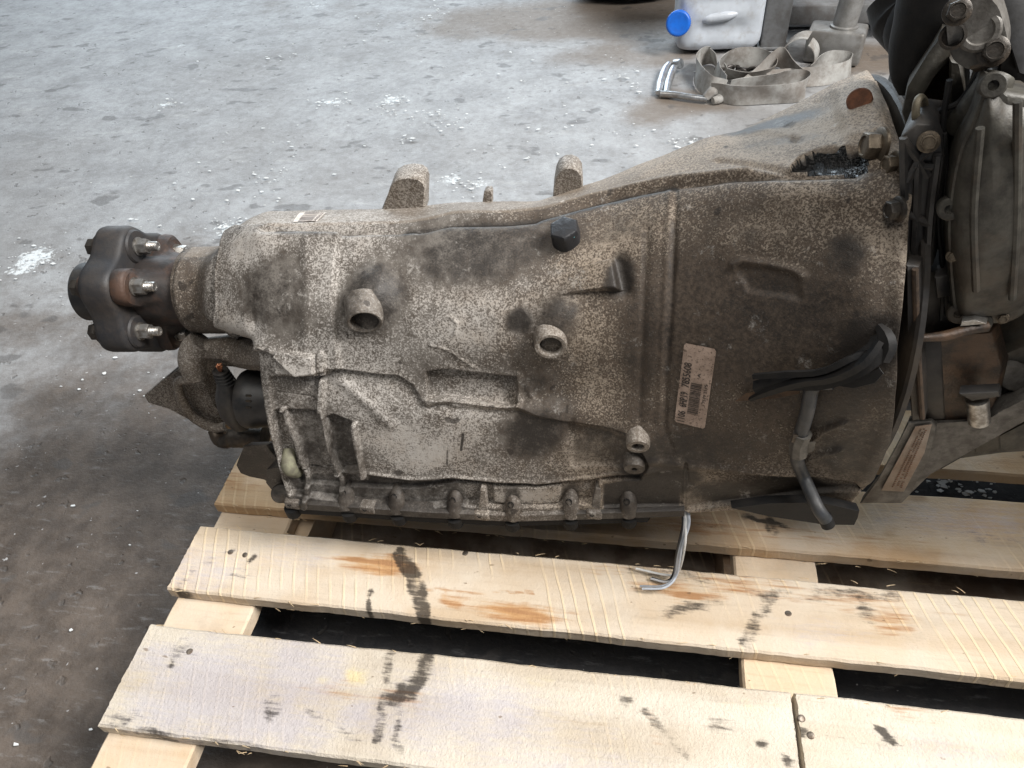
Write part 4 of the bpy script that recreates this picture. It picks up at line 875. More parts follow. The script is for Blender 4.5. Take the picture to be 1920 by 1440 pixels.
# ------------------------------------------------------------------ rear bracket, connector and tab at the left end
def build_rear():
    D = lambda o, a=.3, b=.55, c=.35, l=.1: dirtied(o, a, b, c, l)
    D(tube('bracket_arm', [on((530, 672))+np.array([.01, .03, -.01]), atY((470, 660), .525), atY((420, 655), .528), atY((375, 655), .530)], [.028, .021, .015, .013], CASE, DT, seg=10, n=20, flat=.8), .2, .5, .45)
    D(tube('bracket_boss', [atY((378, 640), .528), atY((366, 655), .524), atY((361, 678), .520), atY((366, 705), .518)], [.0135, .0155, .0150, .012], CASE, DT, seg=24, n=16), .15, .35, .5, .3)
    D(prism('bracket_web', [atY(p, .548) for p in [(362, 648), (440, 640), (520, 655), (530, 700), (470, 690), (410, 684), (386, 712), (366, 704)]], (.0, .014, 0), CASE, DT, bevel=.003), .2, .5, .5)
    fin = [(268, 740), (300, 718), (350, 676), (372, 690), (380, 712), (400, 760), (428, 792), (436, 815), (412, 832), (398, 818), (392, 806), (360, 790), (318, 766), (276, 756)]
    b = D(prism('bracket_plate', [atY(p, .540) for p in fin], (.004, .016, -.010), CASE, DT, bevel=.004, ang=50), .05, .40, .55, .1)
    D(tube('bracket_rim', [atY(p, .530) for p in [(374, 700), (358, 711), (336, 714), (334, 726), (342, 750), (356, 775), (378, 792), (402, 802), (424, 800)]], [.006, .0055, .005, .005, .0055, .006, .006, .006, .006], CASE, b, seg=12, n=40), .12, .4, .45, .35)
    D(prism('bracket_web', [atY(p, .553) for p in [(270, 742), (352, 674), (372, 700), (336, 716), (342, 756), (300, 758)]], (0, .006, 0), CASE, b, bevel=.002), .1, .5, .5)
    tube('bracket_foot', [atY((400, 806), .532), atY((412, 824), .524), atY((428, 826), .520), atY((440, 806), .525)], [.007, .009, .009, .006], DARKST, b, seg=14, n=14)
    # plug-in connector with its cut wire
    c = tube('connector', [atY((414, 694), .508), atY((420, 712), .507), atY((424, 724), .506), atY((430, 745), .505), atY((440, 770), .507), atY((455, 788), .512)], [.0065, .0085, .0100, .0150, .0165, .0155], BLKPL, DT, seg=28, n=40)
    for k in range(5): t = k/5; p = atY((413+2.2*k*1.2, 694+5.2*k), .508); lathe('rib', p, unit(atY((420, 712), .507)-atY((414, 694), .508)), [(.0066+.0005*k, 0), (.0085+.0005*k, .0006), (.0085+.0005*k, .0014), (.0066+.0005*k, .002)], BLKPL, c, 24, cap0=False, cap1=False)
    G = [tube_geo([atY((414, 697), .507), atY((412+dx, 690+dy), .505), atY((410+2*dx, 684+dy), .503)], [.0014, .0013, .0010], 6) for dx, dy in ((0, 0), (3, 2), (-2, 3), (2, -2), (-1, -1))]
    multi('wire_end', G, COPPER, c)
    lathe('sealing_collar', atY((476, 748), .515), AXD, [(.020, -.010), (.0315, -.009), (.0330, -.006), (.0330, .006), (.0315, .010), (.0315, .030)], BLKPL, DT, 48)
    for k, px in enumerate(((466, 742), (466, 752), (466, 764))): box('clip_slot', atY(px, .4815), (.0030, .001, .0011), DARKST, DT, bev=.0003)
    tube('brass_pin', [atY((428, 796), .510), atY((462, 799), .508)], [.0052, .0052], simple('dull_brass', (.24, .15, .07), (.13, .085, .045), .5, .5, 100), DT, seg=16)
    lathe('shaft_stub', atY((452, 818), .520), AXD, [(.010, -.012), (.014, -.010), (.014, .03)], DARKST, DT, 24)
    D(prism('pan_tab', [atY(p, .462) for p in [(456, 836), (500, 834), (540, 885), (545, 918), (515, 915), (496, 898), (468, 894), (450, 888), (442, 872)]], (.0, .016, -.012), CASE, DT, bevel=.003), .75, .5, .3)
    D(prism('pan_corner', [atY(p, .4405) for p in [(500, 880), (545, 870), (575, 955), (545, 952), (522, 935), (498, 905)]], (.004, .02, -.004), CASE, DT, bevel=.002), .8, .5, .3)
    # pale corroded plug beside the first rib
    tube('corroded_plug', [on((532, 858), -.002), on((540, 880), .002), on((550, 902), .000)], [.006, .008, .006], simple('greenish_corrosion', (.20, .195, .13), (.12, .11, .08), .8, 0, 120), CASEO, seg=14, n=12)
build_rear()

# ------------------------------------------------------------------ cable, trough and clip on the bell housing
def build_cable():
    off = lambda px, l: on(px)+toC(px)*l
    a = tube('cable_trough', [off((1652, 630), .006), off((1645, 655), .012), off((1605, 688), .016), (off((1540, 712), .017)), off((1480, 714), .016), off((1415, 728), .014)], [.0065, .0085, .0088, .0080, .0075, .0060], OILPL, CASEO, seg=4, n=12, flat=.6, up=CU)
    tube('trough_lip', [off((1650, 640), .018), off((1618, 680), .024), off((1560, 708), .024), off((1500, 716), .023), off((1440, 734), .020), off((1405, 748), .016)], [.0030, .0042, .0042, .0042, .0038, .002], OILPL, a, seg=4, n=12)
    tube('trough_edge', [off((1640, 655), .012), off((1596, 672), .022), off((1540, 698), .024), off((1470, 702), .020), off((1412, 706), .016)], [.0022, .0032, .0030, .0032, .0028], OILPL, a, seg=4, n=12)
    tube('trough_hook', [off((1648, 612), .002), off((1660, 630), .008), off((1664, 650), .010), off((1656, 676), .012)], [.0030, .0060, .0066, .0050], OILPL, a, seg=6, n=8)
    prism('trough_flap', [off(p, .014) for p in [(1560, 722), (1620, 704), (1648, 688), (1656, 700), (1640, 718), (1600, 728), (1575, 724)]], -toC((1600, 710))*.004, OILPL, a, bevel=.001)
    prism('trough_tail', [off(p, .010) for p in [(1378, 752), (1400, 736), (1452, 730), (1500, 724), (1500, 738), (1450, 748), (1400, 752)]], -toC((1440, 740))*.004, simple('crusty_brown_tape', (.10, .055, .028), (.045, .028, .018), .8, 0, 90, .6), a, bevel=.001)
    tube('hose', [off((1560, 716), .012), off((1526, 724), .014), off((1514, 770), .013), off((1500, 815), .013), off((1495, 860), .014), off((1506, 902), .016), atY((1532, 950), .405), atY((1549, 975), .400)], .0056, HOSEM, CASEO, seg=18, n=70)
    tube('hose_end', [atY((1545, 968), .4025), atY((1553, 985), .4)], [.0061, .0060], OILPL, CASEO, seg=18)
    m = simple('dull_clip_metal', (.135, .125, .11), (.075, .07, .062), .55, .4, 110)
    c = tube('hose_clip', [off((1505, 812), .013), off((1499, 832), .014), off((1496, 850), .014)], .0076, m, CASEO, seg=8, n=6)
    prism('clip_tongue', [off(p, .016) for p in [(1512, 826), (1530, 828), (1526, 846), (1510, 852)]], -toC((1520, 838))*.005, m, c, bevel=.001)
    box('clip_slot', off((1489, 822), .0215), (.0022, .001, .0045), DARKST, c, bev=.0003)
    prism('splash_plate', [atY(p, .418) for p in [(1372, 953), (1440, 944), (1520, 942), (1556, 946), (1612, 958), (1608, 972), (1602, 985), (1546, 984), (1440, 968)]], (0, .012, -.004), OILPL, DT, bevel=.001)
    # cut wires hanging down to the deck board
    cols = [('black', (.015, .015, .015)), ('grey', (.42, .42, .43)), ('white', (.70, .70, .68)), ('slate', (.30, .32, .35)), ('pale', (.52, .56, .62))]
    ends = [((1270, 1030), (1262, 1076), (1248, 1090), (1222, 1083)), ((1275, 1035), (1266, 1078), (1250, 1091), (1220, 1085)), ((1284, 1025), (1272, 1072), (1250, 1078), (1192, 1066)), ((1272, 1032), (1264, 1080), (1244, 1098), (1200, 1099)), ((1278, 1030), (1268, 1080), (1245, 1102), (1204, 1104))]
    for k, ((nm_, c), e) in enumerate(zip(cols, ends)):
        s = (1279+3*k, 958)
        tube('wire', [atY(s, .442), atY((s[0]+1, 985), .432), atY(e[0], .420), atZ(e[1], .016), atZ(e[2], .006+.002*k), atZ(e[3], .004+.001*k)], .0012, simple('wire_'+nm_, c, tuple(x*.8 for x in c), .45, 0, 100, .1), DT, seg=8, n=40)
build_cable()
# ------------------------------------------------------------------ the engine end that shows beside the bell housing
ALU_D = simple('dirty_engine_aluminium', (.070, .065, .053), (.026, .023, .019), .55, .15, 60, .5, (.07, .052, .036), .6)
ALU_P = simple('plain_engine_aluminium', (.165, .155, .14), (.075, .068, .06), .55, .2, 60, .5, (.05, .042, .034), .6)
ENGD = simple('engine_oily_black', (.030, .026, .023), (.014, .012, .011), .55, .1, 30, .6, (.06, .045, .03), .5)
RUSTD = simple('rusty_oily_iron', (.042, .027, .018), (.018, .014, .011), .55, .2, 75, .8, (.13, .072, .038), .55)
def build_engine():
    blk = box('engine_block', (.70, .70, .39), (.30, .28, .215), ENGD, DT, bev=.02)
    def pp(name, px, Y, ext, mat, bev=.002, par=None, k=0):
        q = rnd(px, 4) if k else px
        return prism(name, [atY(p, Y) for p in q], ext, mat, par or blk, bevel=bev, ang=50)
    lathe('flywheel_cover', axis(.198), AXD, [(.186, 0), (.188, .002), (.188, .006), (.160, .014)], ENGD, blk, 64)
    box('engine_rear', (.46, .655, .29), (.235, .070, .130), ENGD, blk, bev=.01)
    # black plastic bracket with crossing ribs
    b = pp('plastic_bracket', [(1689, 256), (1720, 232), (1750, 236), (1764, 262), (1768, 300), (1756, 400), (1748, 500), (1694, 502), (1692, 420), (1689, 330)], .482, (.012, .030, .004), BLKPL, .002)
    for a in ([(1694, 262), (1722, 300), (1740, 330)], [(1745, 280), (1722, 300), (1700, 340)], [(1722, 300), (1718, 400), (1712, 495)], [(1758, 290), (1744, 400), (1738, 495)], [(1694, 258), (1696, 400), (1698, 498)], [(1700, 400), (1742, 420)], [(1712, 310), (1748, 312)]):
        tube('rib', [atY(p, .4805) for p in a], .0028, BLKPL, b, seg=6, n=14)
    place('bolt', 'bolthead', bolt_head, atY((1741, 266), .478), (-.35, -1, .45), STEELB, b, .4, .66)
    place('bolt', 'bolthead', bolt_head, atY((1704, 488), .480), (-.4, -1, .3), DARKST, b, .2, .7)
    tube('washer_eye', [atY((1726+9*math.cos(t), 211+28*math.sin(t)), .500+.006*math.cos(t)) for t in np.linspace(0, 2*math.pi, 17)], .0026, simple('tan_eyelet', (.23, .20, .14), (.15, .125, .09), .55, .3, 120), blk, seg=10, n=48)
    # aluminium mounting arm
    arm = pp('mounting_arm', [(1690, 212), (1700, 162), (1742, 98), (1764, 60), (1782, 66), (1783, 112), (1748, 146), (1726, 182), (1716, 240), (1700, 246)], .525, (.01, .030, -.004), ALU_D, .004)
    pp('arm_web', [(1724, 178), (1780, 108), (1784, 216), (1800, 214), (1800, 240), (1712, 244)], .545, (.01, .02, 0), RUSTD, .003, arm)
    pp('arm_post', [(1779, 110), (1802, 116), (1808, 170), (1806, 212), (1790, 228), (1778, 224)], .520, (.012, .03, 0), ALU_D, .004, arm)
    pp('arm_shelf', [(1700, 240), (1760, 234), (1830, 214), (1830, 238), (1760, 262), (1700, 262)], .535, (.01, .05, 0), RUSTD, .003, arm)
    tube('arm_brace', [atY((1795, 232), .505), atY((1828, 205), .495), atY((1862, 160), .490), atY((1874, 140), .492)], [.010, .011, .011, .009], ALU_D, arm, seg=14, n=20)
    pl = pp('mount_plate', [(1772, -14), (1862, -14), (1884, 46), (1892, 92), (1876, 118), (1836, 136), (1796, 124), (1776, 96)], .495, (.006, .016, .002), ALU_P, .004, None, 1)
    lathe('oval_boss', atY((1836, 58), .496), (-.25, -1, .35), [(.012, -.004), (.012, .001), (.0105, .0025), (.008, .0026), (.007, .0012)], ALU_P, pl, 32)
    for px, sc in (((1794, 22), .75), ((1862, 96), .85)): place('bolt', 'bolthead', bolt_head, atY(px, .492), (-.3, -1, .45), DARKST, pl, .5, sc)
    lathe('bolt_hole', atY((1786, 68), .4945), (-.2, -1, .3), [(.0075, -.002), (.0078, .0008), (.006, .0012), (.0055, -.003)], DARKST, pl, 24)
    pp('plate_edge', [(1818, 130), (1872, 118), (1872, 124), (1830, 136)], .490, (.004, .012, 0), DARKST, .0005, pl)
    pp('side_arm', [(1866, -14), (1940, -14), (1940, 150), (1908, 140), (1892, 70)], .520, (.01, .04, 0), simple('grey_engine_paint', (.07, .07, .072), (.04, .039, .038), .55, .1, 50), .004)
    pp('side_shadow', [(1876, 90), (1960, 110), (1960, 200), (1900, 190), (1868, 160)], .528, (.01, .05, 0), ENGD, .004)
    # big ribbed cover
    q = [(1846, 136), (1872, 150), (1884, 168), (1910, 172), (1960, 178), (1980, 380), (1955, 560), (1900, 602), (1850, 606), (1806, 613), (1786, 596), (1778, 520), (1771, 420), (1783, 320), (1800, 255), (1826, 205)]
    base = np.array([atY(p, .472) for p in rnd(q, 5)]); cc = base.mean(0); fw = unit(np.array([-.25, -1, .25])); V = []; nb = len(base)
    for k, h in ((1.0, -.05), (1.0, 0), (.985, .004), (.955, .006), (.90, .0065), (.87, .010), (.74, .016), (.5, .021), (.2, .023)): V += [cc+(b_-cc)*k+fw*h for b_ in base]
    cv = mk('timing_cover', V, grid_faces(9, nb, close_v=True)+[tuple(range(8*nb, 9*nb))], ALU_D, blk, ang=40)
    cv.data.flip_normals() if cv.data.polygons[-1].normal.dot(Vector(fw)) < 0 else None
    for a in ([(1838, 240), (1826, 400), (1830, 545)], [(1908, 190), (1906, 400), (1898, 560)]):
        tube('cover_rib', [atY(p, .4525) for p in a], [.0026, .0026], ALU_D, cv, seg=8, n=20)
    for px in ((1796, 588), (1780, 392), (1862, 160), (1840, 604)): lathe('cover_lug', atY(px, .466), (-.3, -1, .4), [(.0075, -.012), (.0075, .001), (.0065, .002), (.003, .002), (.0028, -.001)], ALU_D, cv, 24)
    pp('bright_tab', [(1803, 604), (1826, 600), (1850, 607), (1800, 612)], .456, (.004, .01, 0), ZINC, .0005, cv)
    # hoses at the top
    tube('rubber_hose', [atY((1765, -30), .575), atY((1745, 30), .572), atY((1718, 90), .570), atY((1702, 140), .566), atY((1696, 178), .562)], [.026, .024, .0185, .012, .004], OILPL, blk, seg=20, n=36)
    tube('rubber_hose', [atY((1654, 14), .62), atY((1668, 16), .62), atY((1690, 14), .615), atY((1730, 36), .605), atY((1790, 60), .60)], [.010, .014, .020, .032, .036], OILPL, blk, seg=20, n=36)
    tube('rubber_hose', [atY((1700, -30), .63), atY((1722, 10), .62), atY((1752, 60), .60)], [.030, .034, .03], OILPL, blk, seg=20, n=20)
    for k, a in enumerate(([(1772, 250), (1766, 330), (1760, 420), (1768, 520), (1764, 600)], [(1780, 150), (1768, 240), (1774, 330), (1766, 470), (1776, 590)], [(1700, 505), (1730, 530), (1770, 545), (1790, 600)], [(1735, 250), (1760, 210), (1800, 190), (1840, 130)])):
        tube('wiring', [atY(p, .488+.004*k) for p in a], .0014+.0006*(k % 2), OILPL, blk, seg=8, n=40)
    pp('wiring_plug', [(1752, 520), (1778, 516), (1782, 556), (1756, 560)], .476, (.006, .016, 0), BLKPL, .0015)
    for px in ((1786, 480), (1880, 596)): place('bolt', 'bolthead', bolt_head, atY(px, .4655), (-.3, -1, .4), STEELB, cv, .3, .42)
    # rusty frame below
    fr = pp('rusty_bar', [(1699, 498), (1723, 500), (1727, 640), (1734, 786), (1709, 790), (1702, 660)], .452, (.006, .014, 0), ENGD, .002)
    tube('bar_edge', [atY(p, .4505) for p in [(1716, 504), (1720, 640), (1729, 784)]], .0022, simple('flaky_rust', (.075, .048, .030), (.032, .022, .016), .8, .1, 90, .8), fr, seg=8, n=30)
    tube('frame_rod', [atY((1722, 634), .4485), atY((1770, 630), .452), atY((1815, 618), .458), atY((1850, 612), .462)], [.0026, .0040, .0042, .0042], RUSTD, fr, seg=10, n=20)
    pp('frame_plate', [(1736, 640), (1800, 628), (1860, 622), (1878, 690), (1862, 760), (1842, 792), (1738, 790)], .478, (.01, .014, 0), RUSTD, .003, fr)
    pp('frame_recess', [(1729, 640), (1762, 640), (1770, 786), (1735, 788)], .4765, (.004, .004, 0), ENGD, .001, fr)
    pp('dark_pocket', [(1724, 510), (1786, 505), (1800, 640), (1726, 640)], .492, (.01, .03, 0), ENGD, .002)
    tube('bright_stud', [atY((1832, 748), .468), atY((1836, 790), .466)], [.0085, .0085], ZINC, fr, seg=16)
    pp('black_strip', [(1798, 738), (1872, 734), (1876, 744), (1822, 752)], .460, (.004, .010, 0), BLKPL, .001, fr)
    pp('lug_casting', [(1842, 722), (1884, 662), (1960, 630), (1960, 770), (1872, 778)], .500, (.01, .04, 0), ALU_D, .004)
    pp('lug_casting', [(1868, 690), (1900, 682), (1935, 700), (1930, 732), (1880, 735)], .494, (.006, .02, 0), ALU_P, .005, None, 1)
    # sump flange with the marked plate
    sm = pp('sump_flange', [(1612, 944), (1648, 898), (1684, 832), (1702, 792), (1746, 790), (1756, 800), (1740, 862), (1706, 928), (1690, 944)], .468, (.010, .020, -.012), ALU_P, .002)
    tg = pp('marked_plate', [(1716, 800), (1746, 796), (1732, 850), (1694, 922), (1652, 920), (1690, 850)], .4660, (.001, .001, 0), simple('stained_tag', (.27, .22, .18), (.20, .155, .12), .6, .2, 80, .3, (.22, .12, .065), .35), .0003, sm)
    G = []; r = random.Random(3)
    for row, (sx, col) in enumerate(((.24, 0), (.52, 1), (.78, 1))):
        for k in range(34):
            t = .03+.94*k/33; a = np.array([1722, 803])*(1-t)+np.array([1664, 915])*t; b_ = np.array([1742, 800])*(1-t)+np.array([1692, 918])*t
            if r.random() < .12: continue
            p = a+(b_-a)*sx; w = .075; p2 = a+(b_-a)*(sx+.16*r.uniform(.6, 1)); 
            G.append(tube_geo([atY(p, .4656), atY(p2, .4656)], .0005, 4, 2))
    multi('stamped_marks', G, simple('rust_print', (.16, .075, .035), (.09, .05, .03), .8), tg)
    pp('sump_brace', [(1748, 792), (1852, 790), (1874, 772), (1960, 728), (1960, 770), (1820, 846), (1742, 890), (1708, 926), (1722, 880)], .474, (.01, .03, -.01), simple('stone_grey_aluminium', (.13, .12, .108), (.08, .072, .064), .65, .2, 120, .5, (.30, .28, .26), .35), .003)
    pp('sump_side', [(1760, 882), (1820, 846), (1960, 772), (1960, 846), (1880, 848), (1800, 858)], .500, (.01, .06, -.004), ALU_D, .003)
    pp('sump_step', [(1826, 820), (1870, 800), (1872, 846), (1828, 850)], .496, (.008, .01, 0), ALU_D, .002)
    box('sump', (.80, .74, .09), (.25, .16, .0895), ENGD, blk, bev=.01)
build_engine()
# ------------------------------------------------------------------ things standing on the floor behind
FZ = FLOOR_Z+.001
fl = lambda px: atZ(px, FZ)
def build_jug():
    a, b = fl((1262, 106)), fl((1424, 100)); w = b[0]-a[0]; c = (a+b)/2; ang = math.atan2(b[1]-a[1], b[0]-a[0]); hw = w/2; hd = .085; hh = .165
    R = rotz(ang); root = empty('jerrycan', (c[0], c[1]+hd, FZ)); tag(root, 'translucent white plastic jerrycan with blue screw cap beside the steel post', 'jerrycan')
    q = Mat('milky_plastic', .35, 0, .5); n = q.noise(9, 4, .6); s = q.noise(40, 5, .7)
    col = q.mix(q.step(n, .4, .7), (.58, .62, .67), (.46, .49, .53)); col = q.mix(q.m2('MULTIPLY', q.step(s, .48, .70), .4), col, (.33, .31, .29))
    q.b.inputs['Subsurface Weight'].default_value = .25; q.b.inputs['Subsurface Radius'].default_value = (.02, .02, .02)
    m = q.done(col, None, q.bump(n, .3, .006))
    # shell: rounded box with a waist panel and a sloped shoulder
    V = []; nz = 26; ns = 64
    for i in range(nz):
        t = i/(nz-1); z = 2*hh*t; e = 1.0
        rb = .035; e0 = 0 if rb < z else rb-math.sqrt(max(rb*rb-(rb-z)**2, 0)); zt = 2*hh-z; e1 = 0 if rb < zt else rb-math.sqrt(max(rb*rb-(rb-zt)**2, 0)); e = e0+e1
        for j in range(ns):
            t2 = 2*math.pi*j/ns; cx, sx = math.cos(t2), math.sin(t2); p = .38
            x = (hw-e)*math.copysign(abs(cx)**p, cx); y = (hd-e)*math.copysign(abs(sx)**p, sx)
            y += .004*math.cos(z*90)*(1 if abs(x) < hw*.6 else 0)
            V.append(np.array([c[0], c[1]+hd, FZ])+R@np.array([x, y, z]))
    mk('body', V, grid_faces(nz, ns, close_v=True)+[tuple(range(ns))[::-1], tuple(range((nz-1)*ns, nz*ns))], m, root, ang=60)
    blue = simple('blue_cap_plastic', (.012, .14, .62), (.010, .11, .50), .35, 0, 60, .1)
    cp = atY((1273, 43), c[1]-.004); d = unit((-.15, -1, .28))
    lathe('neck', cp, d, [(.026, -.05), (.026, .012)], m, root, 32)
    def rf(a_, r, z): return r*(1+.018*math.cos(36*a_)) if .004 < z < .020 else r
    lathe('cap', cp, d, [(.031, .002), (.033, .005), (.033, .019), (.031, .022), (.027, .0235), (.024, .0225), (.004, .0222)], blue, root, 144, rfun=rf, ang=50)
    tube('moulded_ridge', [atY((1303, 37), c[1]+.010), atY((1330, 34), c[1]+.002), atY((1365, 29), c[1]+.002), atY((1396, 22), c[1]+.010)], [.004, .014, .013, .003], m, root, seg=14, n=20)
build_jug()
STEELG = simple('grey_painted_steel', (.24, .245, .25), (.17, .17, .17), .5, .3, 30, .3, (.11, .09, .075), .5)
def build_frame():
    p = fl((1448, 92)); root = empty('steel_frame', tuple(p)); tag(root, 'grey steel frame of square post and low rail behind the straps', 'steel frame')
    box('post', (p[0], p[1]+.03, FZ+.45), (.034, .030, .45), STEELG, root, bev=.004)
    y = p[1]+.045; a = atY((1472, 48), y); t = atY((1472, 12), y)
    box('rail', (p[0]+.034+.70, y+.03, (a[2]+t[2])/2), (.70, .030, (t[2]-a[2])/2), STEELG, root, bev=.004)
    box('foot_plate', (p[0], p[1]+.03, FZ+.003), (.042, .036, .003), STEELG, root, bev=.001)
    box('post', (p[0]+1.4, p[1]+.075, FZ+.45), (.030, .030, .45), STEELG, root, bev=.004)
    # pale trays standing behind the rail
    for px, w, lab in (((1505, 2), .10, 'pale plastic tray behind the steel rail, next to the post'), ((1625, -2), .11, 'pale plastic tray behind the steel rail, right of the hammer handle')):
        q = atY(px, y+.22); r = empty('tray', (q[0], y+.22, FZ)); tag(r, lab, 'tray', 'trays behind the rail'); zz = .235
        m = simple('pale_tray_plastic', (.55, .57, .60), (.42, .43, .44), .5, 0, 20)
        box('tray_body', (q[0], y+.22, FZ+zz/2), (w, .12, zz/2), m, r, bev=.02); box('tray_rim', (q[0], y+.22, FZ+zz-.006), (w+.008, .128, .006), m, r, bev=.004)
build_frame()
def build_hammer():
    l, r = fl((1512, 118)), fl((1618, 128)); c = (l+r)/2; w = np.linalg.norm(r-l)/2; ang = math.atan2(r[1]-l[1], r[0]-l[0]); R = rotz(ang)
    root = empty('sledgehammer', (c[0], c[1]+.04, FZ)); tag(root, 'heavy steel sledgehammer standing on its head with pipe handle upright', 'sledgehammer')
    m = simple('worn_hammer_steel', (.33, .325, .315), (.23, .225, .215), .45, .5, 30, .4, (.13, .11, .09), .5)
    hz = .042; V, F = box_geo((0, 0, 0), (w, .043, hz), None, .009); V = V@R.T+np.array([c[0], c[1]+.045, FZ+hz]); h = mk('head', V, F, m, root)
    t = np.array([c[0]+.012, c[1]+.045, FZ+2*hz-.004]); tube('handle', [t, t+np.array([.006, .0, .12]), t+np.array([.02, .0, .6])], [.030, .030, .029], m, root, seg=24)
    lathe('collar', t, (0.03, 0, 1), [(.036, 0), (.036, .008), (.031, .010)], m, root, 28)
build_hammer()
def ribbon(name, pts, width, mat, parent, tilt=None, n=60, th=.0014, closed=False):
    """webbing standing on edge along a 3D path (path is its lower edge); tilt leans the upper edge sideways"""
    P = spline(pts, n); V = []; m = 6
    tl = np.interp(np.linspace(0, 1, n), np.linspace(0, 1, len(tilt)), tilt) if tilt is not None else np.zeros(n)
    for i in range(n):
        d = unit(P[min(i+1, n-1)]-P[max(i-1, 0)]); s = unit(np.cross(d, (0, 0, 1))); up = unit(np.array([0, 0, 1.0])*math.cos(tl[i])+s*math.sin(tl[i])); nn = unit(np.cross(d, up))
        ring = [P[i]+up*width*k/(m-1)+nn*(th/2)+nn*.003*math.sin(3*k/(m-1)+i*.2) for k in range(m)]; V += ring+[q-nn*th for q in ring[::-1]]
    k = 2*m; F = grid_faces(n, k, close_v=True)+[tuple(range(k))[::-1], tuple(range((n-1)*k, n*k))]
    return mk(name, V, F, mat, parent, ang=50)
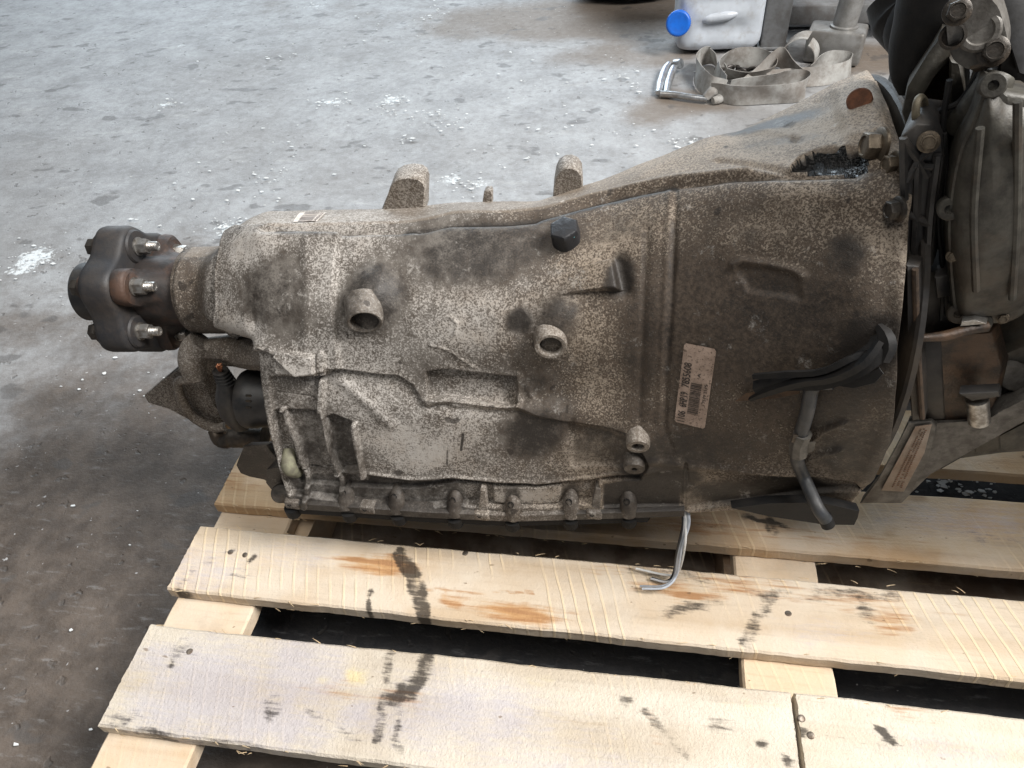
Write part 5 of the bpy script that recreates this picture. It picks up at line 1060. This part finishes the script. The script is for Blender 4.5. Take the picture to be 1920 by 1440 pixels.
def build_strap():
    q = Mat('grimy_webbing', .8, 0, .3); wv = q.noise(700, 2, .5); n = q.noise(22, 6, .7); n2 = q.noise(8, 3, .5)
    col = q.mix(q.step(n, .35, .68), (.42, .415, .395), (.22, .20, .18)); col = q.mix(q.m2('MULTIPLY', q.step(n2, .5, .7), .6), col, (.15, .125, .105))
    m = q.done(col, None, q.bump(wv, .7, .001))
    root = empty('ratchet_strap', tuple(fl((1400, 160)))); tag(root, 'tangled grimy grey lashing strap with metal hook lying before the jerrycan', 'strap')
    W = .052; z = lambda p, dz=0.: fl(p)+np.array([0, 0, dz])
    ribbon('webbing', [z((1336, 186)), z((1380, 196)), z((1440, 196)), z((1490, 192)), z((1508, 184)), z((1498, 172)), z((1450, 170)), z((1400, 176)), z((1362, 184))], W, m, root, [.35, .25, .1, .05, 0, .2, -.25, -.3, -.3], 90)
    ribbon('webbing', [z((1350, 180)), z((1336, 158)), z((1342, 138)), z((1372, 126)), z((1412, 128)), z((1440, 142)), z((1438, 158)), z((1404, 160)), z((1376, 150)), z((1362, 146))], W, m, root, [.2, .3, .25, .1, -.1, -.25, -.3, -.5, -.7, -.5], 90)
    ribbon('webbing', [z((1348, 190)), z((1322, 182)), z((1306, 162)), z((1302, 142)), z((1316, 124)), z((1336, 122)), z((1350, 134))], W*1.02, m, root, [.6, .35, .1, 0, .1, .3, .4], 70)
    ribbon('webbing', [z((1412, 178)), z((1432, 160)), z((1446, 148), .02), z((1458, 146), .028), z((1482, 154), .012), z((1506, 160))], W*.95, m, root, [-.7, -.5, -.2, 0, .2, .3], 60)
    ribbon('webbing', [z((1436, 168)), z((1490, 164)), z((1550, 160)), z((1586, 148)), z((1588, 134)), z((1556, 130)), z((1520, 136)), z((1498, 146))], W*.9, m, root, [-.5, -.5, -.4, -.1, .1, .1, -.3, -.6], 80)
    # an upright coil
    c = z((1490, 138), .050); V = []; n_ = 40
    for i in range(n_+1):
        t = 2*math.pi*i/n_*.96+1.2; r = .047+.006*math.sin(t*1.5); p = c+np.array([r*math.cos(t), 0, r*math.sin(t)*.95]); nn = np.array([math.cos(t), 0, math.sin(t)])
        for dy, dn in ((-.026, 0), (0, .001), (.026, 0), (.026, -.0022), (0, -.0015), (-.026, -.0022)): V.append(p+np.array([dy*.35, dy, 0])+nn*dn)
    mk('webbing', V, grid_faces(n_+1, 6, close_v=True), m, root, ang=50)
    hk = simple('galvanised_hook', (.52, .54, .56), (.34, .35, .36), .35, .8, 80, .3, (.22, .17, .13), .45)
    tube('hook_rod', [z((1238, 182), .008), z((1262, 184), .009), z((1300, 190), .010), z((1326, 193), .010)], [.0085, .0085, .0080, .0075], hk, root, seg=14)
    for dx in (0, 15): tube('hook_arm', [z((1234+dx, 180), .009), z((1238+dx, 160), .010), z((1246+dx, 140), .014), z((1254+dx, 132), .018)], [.0085, .0105, .0105, .009], hk, root, seg=12, flat=.7)
    lathe('hook_eye', z((1270, 134), .020), (.8, -.5, .3), [(.0055, -.010), (.013, -.010), (.013, .010), (.0055, .010), (.0055, -.010)], hk, root, 24, cap0=False, cap1=False)
    tube('strap_knot', [z((1322, 192), .012), z((1334, 190), .026), z((1346, 187), .022), z((1348, 192), .010), z((1336, 195), .008)], [.010, .013, .014, .012, .009], m, root, seg=12, n=24)
    ch = empty('chain', tuple(fl((1390, 128)))); tag(ch, 'short dark steel chain lying inside the strap loop', 'chain'); cm = simple('dark_chain_steel', (.10, .09, .085), (.05, .045, .04), .45, .7, 90)
    for k, px in enumerate(((1352, 138), (1364, 142), (1376, 138), (1388, 143), (1400, 139), (1412, 143), (1422, 138), (1434, 118), (1444, 114))):
        p = z(px, .012+.004*(k % 2)); a = k*1.3; u = np.array([math.cos(a*.5), math.sin(a*.5)*.6, .2*math.sin(a)]); v = unit(np.cross(u, (0, 1, .4) if k % 2 else (0, .3, 1)))
        tube('link', [p+unit(u)*.016*math.cos(t)+v*.010*math.sin(t) for t in np.linspace(0, 2*math.pi, 13)], .0036, cm, ch, seg=8, n=30)
build_strap()
def build_sack():
    c = fl((1175, 12)); c = c+np.array([0, .13, 0]); V = []; n, m = 30, 48
    for i in range(n):
        t = math.pi*i/(n-1)
        for j in range(m):
            a = 2*math.pi*j/m; x = .19*math.copysign(abs(math.sin(t))**.6, math.sin(t))*math.copysign(abs(math.cos(a))**.7, math.cos(a)); y = .13*abs(math.sin(t))**.6*math.copysign(abs(math.sin(a))**.7, math.sin(a)); z = .085-.085*math.copysign(abs(math.cos(t))**.55, math.cos(t))
            w = 1+.05*math.sin(5*a+3*t)+.03*math.sin(11*a); V.append((c[0]+x*w, c[1]+y*w, FZ+z))
    o = mk('sack', V, grid_faces(n, m, close_v=True), simple('dirty_sackcloth', (.16, .14, .105), (.09, .078, .06), .9, 0, 14, .6), ang=0); tag(o, 'low beige sack lying on the floor at the top edge', 'sack')
build_sack()
